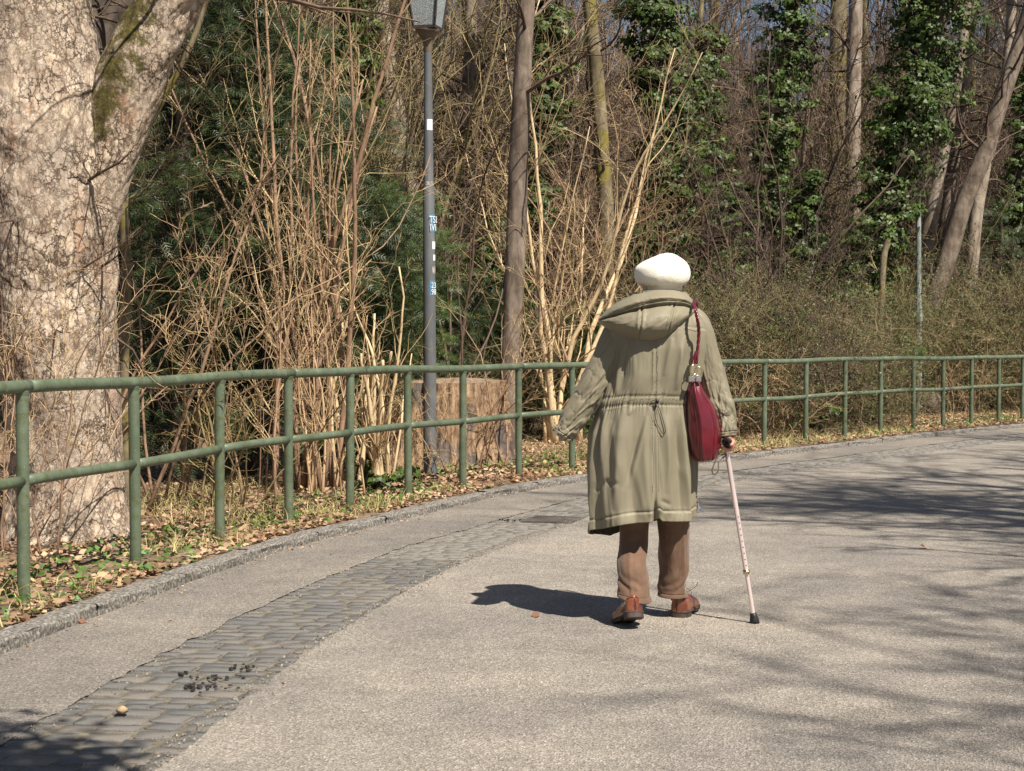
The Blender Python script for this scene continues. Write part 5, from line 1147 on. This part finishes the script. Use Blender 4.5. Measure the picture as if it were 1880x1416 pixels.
for pts in ([(1120, 736), (1160, 730.5), (1200, 730), (1258, 732)], [(1120, 729), (1160, 723), (1200, 722), (1258, 724)], [(1112, 744), (1160, 740), (1200, 739), (1258, 741)], [(1193, 645), (1193, 690), (1193, 720)], [(1201, 645), (1201, 690), (1201, 720)], [(1192, 750), (1193, 830), (1193, 900)], [(1201, 750), (1202, 830), (1202, 905)], [(1222, 600), (1250, 602), (1276, 608)]):
    V = thread_line(pts, 40, coat); 
    for v_, q_ in zip(V.V, V.Q): pass
    mb.add(np.concatenate(V.V), np.concatenate(V.Q))
obj('stitching', mb.mesh('stitching', M['thread']), coat)
# drawcord with toggle
dc = MB()
for pts in ([(1200, 737), (1196, 755), (1200, 775), (1206, 790), (1212, 795), (1215, 787), (1211, 768), (1203, 745), (1201, 737)], [(1198, 737), (1193, 742), (1188, 738), (1194, 733), (1200, 737)]):
    P = np.array([cback(a, b_, .008) for a, b_ in smoothpath(pts, 40)]); kk = np.ones(5) / 5; P = np.stack([np.convolve(np.pad(P[:, i], 2, 'edge'), kk, 'valid') for i in range(3)], 1)
    V, Q, T = tubes(P, np.full(len(P), .0016), 6); dc.add(V, Q)
V, Q = box(cback(1200, 735, .011), (.012, .012, .016)); dc.add(V, Q)
obj('drawcord', dc.mesh('drawcord', M['black']), coat)
# sleeves
def sleeve(pts, seed, cuff_n=26, fold=1.0, elb=.55, side=1):
    PR = smoothpath(pts, 200); C = np.stack([at(p[0], p[1], p[3]) for p in PR]); r = PR[:, 2] * SCL
    T = norm(np.gradient(C, axis=0)); A_ = norm(np.cross(T, np.array([0, 1., 0]))); B_ = np.cross(T, A_); k = 120
    th = np.arange(k) * 2 * PI / k; TH2, S2 = np.meshgrid(th, np.linspace(0, 1, 200)); cw, sw = np.cos(TH2), np.sin(TH2)
    amp = fold * (.4 + 1.0 * np.exp(-((S2 - elb) / .2) ** 2) + .8 * np.exp(-((S2 - .92) / .12) ** 2))
    f1 = np.abs(fbm(cw * 1.5 + 9 + seed, S2 * 7 + sw * 1.5 + 2.2 * cw, 3) - .46); f2 = np.abs(fbm(cw * 2.4 + 40 + seed, S2 * 13 + sw * 2.2 - 2.4 * cw, 3) - .46)
    dd = sstep(1.0, .93, S2) * amp * (.0055 * sstep(.17, 0, f1) - .002 * sstep(.1, 0, f2) + .024 * (fbm(cw * 1.2 + seed, S2 * 5 + sw * 1.2) - .47))
    seam = np.exp(-((TH2 - (PI * 1.5 + side * .25)) / .05) ** 2); dd += -.003 * seam + .0022 * np.sin(S2 * 190) * np.exp(-((TH2 - (PI * 1.5 + side * .25)) / .16) ** 2) * sstep(.3, .6, S2)
    dd += .003 * (S2 > .93) - .004 * np.exp(-((S2 - .925) / .006) ** 2)
    V = C[:, None] + ((r[:, None] + dd) * 1.0)[..., None] * (cw[..., None] * A_[:, None] + .92 * sw[..., None] * B_[:, None])
    o = obj('sleeve', mesh_np('sleeve', V.reshape(-1, 3), grid_faces(k, 200, True), mat=M['coat']), coat); o.data.materials.append(M['coat_dark'])
    md = o.modifiers.new('thick', 'SOLIDIFY'); md.thickness = .004; md.offset = -1; md.material_offset = 1
sleeve([(1152, 585, 18, YP + .0), (1136, 612, 27, YP), (1116, 655, 27, YP - .005), (1097, 695, 26, YP - .01), (1074, 735, 25, YP - .01), (1052, 768, 22, YP - .02), (1038, 788, 19.5, YP - .02), (1028, 803, 18.5, YP - .02)], 3, side=-1, fold=1.25)
sleeve([(1268, 575, 18, YP + .01), (1281, 600, 25, YP), (1295, 650, 24, YP), (1308, 700, 23.5, YP), (1322, 742, 22.5, YP - .02), (1330, 768, 18, YP - .03), (1332, 786, 17, YP - .055), (1334, 802, 16.5, YP - .062)], 11, fold=1.1, side=-1)
# shoulders join the sleeves: epaulette of cloth over each shoulder is part of the sleeve heads
# hood: gathered pouch hanging on the back, with its rolled opening edge
NU2, NV2 = 150, 90
u = np.linspace(0, 1, NU2); top = smoothpath([(1099, 586), (1118, 566), (1150, 547), (1182, 537), (1216, 533), (1246, 536), (1266, 545), (1280, 566)], NU2); mid = smoothpath([(1099, 588), (1128, 578), (1160, 566), (1195, 557), (1228, 553), (1256, 555), (1272, 562), (1280, 568)], NU2)
bot = smoothpath([(1099, 590), (1110, 601), (1140, 616), (1170, 626), (1200, 627), (1226, 618), (1250, 598), (1280, 571)], NU2)
U, W = np.meshgrid(u, np.linspace(0, 1, NV2)); m_ = .36
px_ = np.where(W[..., None] < m_, top[None] + (mid - top)[None] * (W / m_)[..., None], mid[None] + (bot - mid)[None] * (((W - m_) / (1 - m_)) ** .85)[..., None] if 0 else mid[None] + (bot - mid)[None] * np.clip((W - m_) / (1 - m_), 0, 1)[..., None])
env = np.sin(PI * np.clip(U, .0, 1)) ** .45
w1 = np.clip(W / m_, 0, 1); w2 = np.clip((W - m_) / (1 - m_), 0, 1)
bl = np.where(W < m_, .055 + .045 * np.sin(PI * w1 * .82), .055 + .045 * math.sin(PI * .82) - .05 * sstep(0, .10, w2) + .065 * np.sin(PI * np.clip(w2 * .95 + .03, 0, 1)) ** .7 - .06 * w2 ** 5)
bl = bl * env + .006
bl += env * (.010 * (fbm(U * 9 + 4, W * 4 + U * 2 + 3) - .47) * 2 + .003 * sstep(.16, 0, np.abs(fbm(U * 5 + W * 3 + 8, W * 3 + 20, 2) - .36)))
for sx0, sx1 in ((.36, .44), (.62, .70)):      # panel seams
    q = U - (sx0 + (sx1 - sx0) * w2); bl += env * (W > m_) * (-.010 * np.exp(-(q / .006) ** 2) + .006 * np.exp(-((np.abs(q) - .02) / .012) ** 2))
bl += env * -.004 * np.exp(-((W - m_ + .06) / .012) ** 2)
yb = YP + np.interp(px_[..., 1], [533, 545, 580, 625], [-.02, -.05, -.10, -.135]) + .10 * np.abs((px_[..., 0] - 1195) / 95) ** 2.2
Xh = (px_[..., 0] - CXP) * SCL; Zh = CH + (HOR - px_[..., 1]) * SCL; Yh = yb - bl
# keep the true silhouette despite the nearer depth
kx = Yh / YP; Xh = Xh * kx; Zh = CH + (Zh - CH) * kx
Fv = np.stack([Xh, Yh, Zh], -1); Bk = Fv + np.stack([0 * Xh, .012 + bl * .9, 0 * Xh], -1)
Vh = np.concatenate([Fv.reshape(-1, 3), Bk.reshape(-1, 3)]); gf = grid_faces(NU2, NV2); nn = NU2 * NV2
e0 = np.arange(NU2 - 1); topf = np.stack([e0, e0 + nn, e0 + 1 + nn, e0 + 1], 1); b0_ = e0 + NU2 * (NV2 - 1); botf = np.stack([b0_, b0_ + 1, b0_ + 1 + nn, b0_ + nn], 1)
obj('hood', mesh_np('hood', Vh, np.concatenate([gf[:, ::-1], gf + nn, topf[:, ::-1], botf[:, ::-1]]), mat=M['coat']), coat)
# standing collar round the neck and rolled hood edge in front
TH2, W2 = np.meshgrid(np.arange(80) * 2 * PI / 80, np.linspace(0, 1, 16)); rr = .098 + .012 * np.sin(PI * W2) + .004 * np.sin(TH2 * 7 + W2 * 4)
V = np.stack([xpx(1213) + rr * 1.2 * np.cos(TH2), YP + .06 + rr * np.sin(TH2), zpy(556) + .052 * W2 - .03 * np.sin(TH2) * (np.sin(TH2) > 0) + .004 * np.sin(TH2 * 3)], -1)
o = obj('collar', mesh_np('collar', V.reshape(-1, 3), grid_faces(80, 16, True), mat=M['coat']), coat); md = o.modifiers.new('thick', 'SOLIDIFY'); md.thickness = .012

# ---- trousers
def leg(pts, seed, sgn):
    PR = smoothpath(pts, 160); C = np.stack([at(p[0], p[1], p[3]) for p in PR]); r = PR[:, 2] * SCL
    k = 110; th = np.arange(k) * 2 * PI / k; TH2, S2 = np.meshgrid(th, np.linspace(0, 1, 160)); cw, sw = np.cos(TH2), np.sin(TH2)
    dd = .010 * (fbm(cw + 3 * seed, S2 * 2.2 + sw) - .47) * 2 * sstep(1, .9, S2)
    fold = np.sin((S2 * 46 + 4.5 * cw * sgn + 2.5 * sw + 5 * fbm(cw * 1.2 + seed, S2 * 4 + sw)))
    dd += (.0036 * fold - .001) * np.exp(-((S2 - .83) / .075) ** 2) * (.35 + .65 * sstep(-.5, .9, cw * sgn + .4)) + .004 * np.exp(-((TH2 - (1.5 * PI + .5 * sgn + .3 * S2)) / .12) ** 2) * sstep(.2, .5, S2)
    dd += .006 * np.sin(S2 * 17 + 1.7 * cw * sgn + seed) * sstep(.3, .6, S2) * sstep(1, .88, S2) * .6 + .0035 * sstep(.94, 1, S2) - .003 * np.exp(-((S2 - .955) / .006) ** 2)
    V = np.stack([C[:, None, 0] + (r[:, None] + dd) * cw, C[:, None, 1] + (r[:, None] * 1.12 + dd) * sw, C[:, None, 2] + 0 * cw + .012 * sgn * cw * sstep(.9, 1, S2) * (seed < 5) + .006 * sw * sstep(.85, 1, S2)], -1)
    return V.reshape(-1, 3), grid_faces(k, 160, True)
tr_ = bpy.data.objects.new('trousers', None)
l1 = leg([(1166, 860, 33, YP), (1165, 930, 27.5, YP + .0), (1164, 985, 25.5, YP + .0), (1163, 1030, 25.5, YP - .08), (1163, 1065, 26.5, YP - .13), (1165, 1100, 28.5, YP - .17)], 2, -1)
l2 = leg([(1233, 860, 33, YP), (1235, 930, 28.5, YP + .03), (1236, 985, 27, YP + .06), (1236, 1030, 26, YP + .08), (1235, 1065, 25, YP + .09), (1235, 1093, 25.5, YP + .09)], 7, 1)
mt_ = MB().add(*l1).add(*l2)
V, Q = lathe([(.001, -.1), (.10, -.09), (.155, -.02), (.155, .1), (.13, .2)], (xpx(1199), YP, zpy(860)), 30); mt_.add(V, Q)
o = obj('trousers', mt_.mesh('trousers', M['trouser']), pers); bpy.data.objects.remove(tr_); md = o.modifiers.new('thick', 'SOLIDIFY'); md.thickness = .004; md.offset = -1
# ---- socks and shoes
def shoe(heel, heading, pitch, roll=0, sock_lean=(0, 0)):
    n, k = 64, 44; t = np.linspace(0, 1, n) ** 1.5; L = .262
    hw = np.interp(t, [0, .008, .025, .055, .1, .25, .45, .62, .75, .88, .96, 1], [.004, .016, .027, .035, .039, .038, .036, .042, .046, .041, .028, .004]); tp = np.interp(t, [0, .01, .04, .12, .3, .42, .55, .7, .85, .95, 1], [.055, .068, .074, .074, .066, .072, .062, .048, .038, .03, .014])
    kk = np.hanning(5); kk /= kk.sum(); hw = np.convolve(np.pad(hw, 2, 'edge'), kk, 'valid'); tp = np.convolve(np.pad(tp, 2, 'edge'), kk, 'valid')
    cen = .006 * np.sin(t * 5)
    th = np.arange(k) * 2 * PI / k; TH2, I2 = np.meshgrid(th, np.arange(n)); c2, s2 = np.cos(TH2), np.sin(TH2)
    HWm, TPm = hw[I2], tp[I2]; tI = t[I2]
    sh = np.sign(c2) * np.abs(c2) ** .75
    X = cen[I2] + HWm * sh * np.where(s2 > 0, 1 - .2 * np.clip(s2, 0, 1) ** 4, 1); Zs = .020 + np.where(s2 > 0, TPm * np.abs(s2) ** .75, -.004 * np.abs(s2))
    wr = .0025 * np.exp(-((tI - .66) / .04) ** 2) * np.sin(tI * 160) * (s2 > .3); Zs = Zs + wr
    up = np.stack([X, tI * L, Zs], -1).reshape(-1, 3)
    # opening collar ring
    out = np.linspace(0, 1, 60); ax = np.interp(out, [0, .5, 1], [0, 1, 0])
    def sole_ring(sc_, z, t0=0, t1=1):
        tt = np.linspace(t0, t1, 30); w_ = np.interp(tt, t, hw) * sc_ + .0025; c0 = np.interp(tt, t, cen)
        R_ = np.stack([c0 + w_, tt * L, np.full(30, z)], 1); Lf = np.stack([c0 - w_, tt * L, np.full(30, z)], 1)[::-1]; return np.concatenate([R_, Lf])
    def slab(t0, t1, z0, z1, sc_=1.05):
        a, b_ = sole_ring(sc_, z0, t0, t1), sole_ring(sc_, z1, t0, t1); Vv_ = np.concatenate([a, b_, [a.mean(0)], [b_.mean(0)]]); m = 60; i = np.arange(m)
        return Vv_, np.stack([i, (i + 1) % m, (i + 1) % m + m, i + m], 1), np.concatenate([np.stack([(i + 1) % m, i, np.full(m, 2 * m)], 1), np.stack([i + m, (i + 1) % m + m, np.full(m, 2 * m + 1)], 1)])
    def xf(V):
        V = np.asarray(V, float).copy(); cp, sp_ = math.cos(pitch), math.sin(pitch)
        piv = np.array([0, .78 * L, 0]); q = V - piv; y = q[:, 1] * cp + q[:, 2] * sp_; z = -q[:, 1] * sp_ + q[:, 2] * cp
        if pitch: 
            bend = (V[:, 1] > piv[1]); y = np.where(bend, q[:, 1] * math.cos(pitch * .25) + q[:, 2] * math.sin(pitch * .25), y); z = np.where(bend, q[:, 2] * 1.0, z)
        x = q[:, 0] * math.cos(roll) + z * math.sin(roll); 
        V = np.stack([x, y + piv[1], z], 1); a = heading; return np.stack([V[:, 0] * math.cos(a) - V[:, 1] * math.sin(a) + heel[0], V[:, 0] * math.sin(a) + V[:, 1] * math.cos(a) + heel[1], V[:, 2] + heel[2]], 1)
    so = obj('shoe', mesh_np('shoe', xf(up), grid_faces(k, n, True)[:, ::-1], mat=M['shoe']), pers)
    sm_ = MB(); V, Q, T = slab(0, 1, .012, .021); sm_.add(xf(V), Q, T); obj('sole', sm_.mesh('sole', M['sole']), so)
    sm_ = MB(); V, Q, T = slab(0, .29, -.008, .0125, 1.0); sm_.add(xf(V), Q, T); V, Q, T = slab(.45, 1, .004, .0125, 1.0) ; sm_.add(xf(V), Q, T); obj('heel', sm_.mesh('heel', M['sole'], False), so)
    # topline roll and back seam
    a = np.linspace(0, 2 * PI, 40); ring = np.stack([.030 * np.cos(a), .048 + .048 * np.sin(a), .082 + .0 * a - .006 * np.cos(a) ** 2], 1); V, Q, T = tubes(xf(ring), np.full(40, .0035), 8); mb = MB().add(V, Q)
    V, Q, T = tubes(xf(np.array([[0, .002, .022], [0, .002, .05], [0, .004, .085]])), np.full(3, .0022), 6); mb.add(V, Q); obj('topline', mb.mesh('topline', M['shoe']), so)
    # laces
    mb = MB()
    for q in range(4): yq = .1 + q * .016; V, Q, T = tubes(xf(np.array([[-.016, yq, .088 - q * .004], [0, yq + .004, .096 - q * .005], [.016, yq, .088 - q * .004]])), np.full(3, .002), 5); mb.add(V, Q)
    for sd, pts in ((1, [(0, .1, .094), (.028, .1, .105), (.05, .11, .12), (.062, .12, .14)]), (1, [(0, .1, .094), (.02, .09, .115), (.036, .1, .1), (.03, .11, .075)]), (-1, [(0, .1, .094), (-.03, .1, .098), (-.045, .09, .08), (-.04, .085, .06)])):
        V, Q, T = tubes(xf(smoothpath(pts, 12)), np.full(12, .0014), 5); mb.add(V, Q)
    obj('lace', mb.mesh('lace', M['cord']), so)
    # sock
    V, Q = lathe([(.02, .02), (.030, .05), (.032, .085), (.032, .10), (.031, .12)], (0, 0, 0), 30); V = V + [0, .045, 0]; V = V * [1, 1.1, 1]; Vx = xf(V); f = np.clip(V[:, 2] - .06, 0, 1)[:, None]; Vx[:, 0] += (f * sock_lean[0])[:, 0]; Vx[:, 1] += (f * sock_lean[1])[:, 0]
    obj('sock', mesh_np('sock', Vx, Q, mat=M['sock']), pers)
rh = gnd(1243, 1136); shoe((rh[0], rh[1], .012), -.42, 0.0, 0, (-.1, .1))
lh = gnd(1150, 1150); shoe((lh[0] + .035, lh[1] - .14, .0), .22, .36, 0, (.1, .9))

# ------------------------------------------------------------------ walking stick
tip = gnd(1386, 1146); hd_ = HC.copy()
cn = empty('walking_cane', (tip[0], tip[1], .004), 'rose metal adjustable walking cane with black handle held by the woman', 'walking cane')
top_ = hd_ + [-.003, .0, -.012]; ax = top_ - tip
def along(t): return tip + ax * t
V, Q, T = tubes(np.array([along(.29), along(.6), along(.985)]), np.full(3, .0112), 18); obj('upper_tube', mesh_np('upper_tube', V, Q, mat=M['rose']), cn)
V, Q, T = tubes(np.array([along(.04), along(.15), along(.31)]), np.full(3, .0092), 18); obj('lower_tube', mesh_np('lower_tube', V, Q, mat=M['rose']), cn)
V, Q, T = tubes(np.array([along(.283), along(.284), along(.305), along(.306)]), np.array([.0095, .0145, .0145, .0115]), 18); mb = MB().add(V, Q); V, Q = box(along(.294) + [.0, -.014, 0], (.022, .01, .014)); mb.add(V, Q); obj('collar', mb.mesh('collar', M['brass']), cn)
V, Q, T = tubes(np.array([along(0), along(.002), along(.02), along(.045), along(.06), along(.061)]) + [0, 0, .001], np.array([.001, .0225, .0215, .0165, .0145, .009]), 22); obj('rubber_tip', mesh_np('rubber_tip', V, Q, mat=M['black']), cn)
mb = MB()
for q in range(9): c = along(.33 + q * .034); V, Q, T = tubes(np.array([c + [.002, -.0114, 0], c + [.002, -.0102, 0]]), np.array([.0028, .0028]), 10, True); mb.add(V, Q, T)
obj('height_holes', mb.mesh('height_holes', M['black'], False), cn)
hp = smoothpath([HC + [-.004, -.068, .006], HC + [.001, -.055, .006], HC + [0, -.02, .0], HC + [0, .02, -.002], HC + [0, .06, .002], HC + [0, .078, -.002]], 30); hr = np.interp(np.linspace(0, 1, 30), [0, .05, .15, .5, .9, 1], [.003, .013, .0165, .0135, .013, .002])
V, Q, T = tubes(hp, hr, 20); V[:, 2] = (V[:, 2] - HC[2]) * 1.25 + HC[2]; obj('handle', mesh_np('handle', V, Q, mat=M['black']), cn)
lpw = smoothpath([HC + [-.01, -.03, -.045], at(1318, 840, 7.05), at(1309, 858, 7.04), at(1308, 868, 7.04), at(1313, 871, 7.04), at(1319, 863, 7.04), at(1320, 848, 7.05), HC + [-.004, -.02, -.05]], 50)
V, Q, T = tubes(lpw, np.full(50, .0032), 8); obj('wrist_strap', mesh_np('wrist_strap', V, Q, mat=M['cord']), cn)

# ------------------------------------------------------------------ handbag on the shoulder
BY = 7.12
bg_ = empty('handbag', tuple(at(1290, 845, BY)), 'burgundy leather shoulder bag hanging at the right side of the woman', 'handbag')
rows = [(694, 1267, 1289, .10), (702, 1266, 1290, .115), (720, 1262.5, 1299, .13), (745, 1261, 1316, .138), (768, 1261, 1326, .142), (790, 1262, 1331, .145), (812, 1265, 1329, .143), (832, 1270, 1325, .137), (841, 1276, 1321, .128), (846, 1284, 1314, .10)]
ra_ = smoothpath([(r[0], r[1], r[2], r[3]) for r in rows], 120); k = 120; th = np.arange(k) * 2 * PI / k
TH2, I2 = np.meshgrid(th, np.arange(120)); zz = CH + (HOR - ra_[:, 0]) * BY / F; hw_ = (ra_[:, 2] - ra_[:, 1]) / 2 * (BY - .12) / F; cxb = ((ra_[:, 2] + ra_[:, 1]) / 2 - CXP) * (BY - .12) / F
c2, s2 = np.cos(TH2), np.sin(TH2); sq = lambda v, e: np.sign(v) * np.abs(v) ** e
X = sq(c2, .62); Yq = sq(s2, .5)
dn = .002 * sstep(.1, 0, np.abs(fbm(X * 2.2 + 5, I2 / 40. + Yq, 3) - .46)) + .012 * (fbm(X * 1.6 + 9, I2 / 40. + Yq + 4) - .47)
xin = X * hw_[I2]; near = (s2 < 0)
# the gusset: narrow end face on the left, the front panel sweeping away to the right
dep = ra_[:, 3][I2] * Yq; skewx = np.where(near, -.0, .02) ; w_ = I2 / 119.
ridge = .012 * np.exp(-((X + .25 + .0 * w_) / .14) ** 2) * near - .016 * np.exp(-((X - .42 - .1 * (1 - w_)) / .10) ** 2) * near * sstep(.1, .4, w_)
Yb = BY + dep - np.where(near, 1, -1) * (dn + ridge) + .06 * near * np.clip(X - .4, 0, 1) * 1.4
V = np.stack([cxb[I2] + xin + dn * X * .5, Yb, zz[I2]], -1).reshape(-1, 3)
seamv = None
tcap = [[119 * k + i, 119 * k + (i + 1) % k, 120 * k] for i in range(k)] + [[(i + 1) % k, i, 120 * k + 1] for i in range(k)]
V = np.concatenate([V, [[cxb[-1], BY, zz[-1] - .004]], [[cxb[0], BY, zz[0] - .01]]])
bb = obj('bag_body', mesh_np('bag_body', V, grid_faces(k, 120, True)[:, ::-1], tcap, mat=M['bag']), bg_)
NY = BY - .13
V2 = V[:120 * k].reshape(120, k, 3)
mbs = MB()
for q_, rr_ in ((int(k * .705), .0022), (int(k * .80), .0022), (int(k * .93), .0018)):
    Vs, Qs, Ts = tubes(V2[4:110, q_] + [0, -.0005, 0], np.full(106, rr_), 6); mbs.add(Vs, Qs)
obj('piping', mbs.mesh('piping', M['bag']), bb)
mb = MB()
for x0, x1 in ((1264, 1276), (1277.5, 1288)):
    V, Q = box((at(0 + (x0 + x1) / 2, 696, NY)), ((x1 - x0) * NY / F, .012, .026)); mb.add(V, Q)
o = obj('clasp', mb.mesh('clasp', M['silver'], False), bg_)
o.modifiers.new('b', 'BEVEL').width = .003
a = np.linspace(0, 2 * PI, 40); rc = at(1273.5, 679, NY); V, Q, T = tubes(np.stack([rc[0] + .0165 * np.cos(a), NY + .006 * np.cos(a), rc[2] + .0215 * np.sin(a)], 1), np.full(40, .0026), 10); obj('ring', mesh_np('ring', V, Q, mat=M['brass']), bg_)
rc2 = at(1282, 682, NY + .02); V, Q, T = tubes(np.stack([rc2[0] + .016 * np.cos(a), NY + .02 + 0 * a, rc2[2] + .02 * np.sin(a)], 1), np.full(40, .0026), 10); obj('ring', mesh_np('ring', V, Q, mat=M['brass']), bg_)
mb = MB(); spx = smoothpath([(1277, 668, NY + .0), (1281, 640, NY + .005), (1283, 612, NY + .01), (1281, 590, NY - .01), (1277, 570, NY + .0), (1274, 559, NY + .05), (1275, 553, NY + .12), (1279, 560, NY + .22), (1284, 600, NY + .27), (1286, 690, NY + .24)], 160)
Pc = np.array([at(*p) for p in spx])
for q in range(3):
    ph = np.linspace(0, 46, 160) + q * 2 * PI / 3; P = Pc + np.stack([.0042 * np.cos(ph), .0042 * np.sin(ph), 0 * ph], 1); V, Q, T = tubes(P, np.full(160, .0042), 8); mb.add(V, Q)
for dx_ in (-5, 0, 5): V, Q, T = tubes(np.array([at(1278 + dx_ * .1, 645, NY), at(1276 + dx_ * .8, 660, NY - .004), at(1275 + dx_, 668, NY)]), np.array([.004, .0045, .004]), 8); mb.add(V, Q)
obj('strap', mb.mesh('strap', M['bag']), bg_)
print('person done')


# ------------------------------------------------------------------ trees beyond the frame, right of the road, whose shade falls on it
def shade_kind(seed, H=12, r=.24, kids=28):
    g0 = grow(np.zeros((1, 3)), np.array([[-.03, 0, 1.]]), np.array([H]), np.array([r]),
        [dict(n=16, wob=.04, trop=.05, kids=kids, ang=(40, 75), lr=.42, rr=.45, tmin=.3, rmin=.03, tip=.2),
         dict(n=12, wob=.1, trop=.01, kids=9, ang=(25, 60), lr=.5, rr=.55, tmin=.15, rmin=.018, drift=.03), dict(n=7, wob=.14, trop=.01, kids=7, ang=(25, 60), lr=.5, rr=.6, rmin=.01, drift=.04), dict(n=4, wob=.2, trop=0)], seed)
    V, Q = relief_tube(g0[0][0][0], g0[0][1][0], 12, 40, .08); a = mesh_np('trunk', V, Q, mat=M['trunk_grey'])
    mb = MB()
    for q, (PP, RR) in enumerate(g0[1:]): V, Q, T = tubes(PP, RR, 5 if q == 0 else 3); mb.add(V, Q)
    return a, mb.mesh('crown', M['brown'])
sk = [shade_kind(201), shade_kind(202, 13, .22, 26)]
for i, (x, y, sc_, a) in enumerate([(8.6, .2, .85, .3), (7.6, 5.2, .95, 2.0), (9.6, 9.5, 1.0, 4.0), (9.6, 3.4, 1.1, 1.0), (12.4, 13.5, 1.05, 5.0), (7.0, 8.0, .8, 5.5), (10.5, 6.5, 1.2, .8), (8.0, -2.0, 1.0, 2.6)]):
    t = place_kind(sk[i % 2], x, y, sc_, 'bare roadside tree on the right verge, casting branch shadows on the road', 'bare trees right of the road', 'roadside_tree', 'tree'); t.rotation_euler = (0, 0, a); t.location.z = .02
# evergreen crown leaning over the near left kerb
t = empty('evergreen_tree', (-3.3, 1.6, .05), 'ivy covered tree leaning over the near left kerb', 'tree')
P = np.array([[-3.3, 1.6, 0], [-2.9, 1.8, 1.6], [-1.9, 2.1, 3.2], [-.9, 2.3, 4.2]]); V, Q = relief_tube(P, np.array([.15, .12, .09, .04]), 14, 40); obj('trunk', mesh_np('trunk', V, Q, mat=M['trunk_grey']), t)
V, T = ivy_leaves(np.array([[-1.3, 2.1, 3.9], [-.5, 2.15, 4.2], [.05, 2.15, 4.2]]), np.array([.75, .85, .7]), 22000, 91, .08); o = obj('ivy', mesh_np('ivy', V, None, T, True, M['ivy']), t); o['kind'] = 'stuff'
print('tris', sum(len(m.loop_triangles) if 0 else sum(1 for _ in ()) for m in bpy.data.meshes), sum(len(m.polygons) for m in bpy.data.meshes))
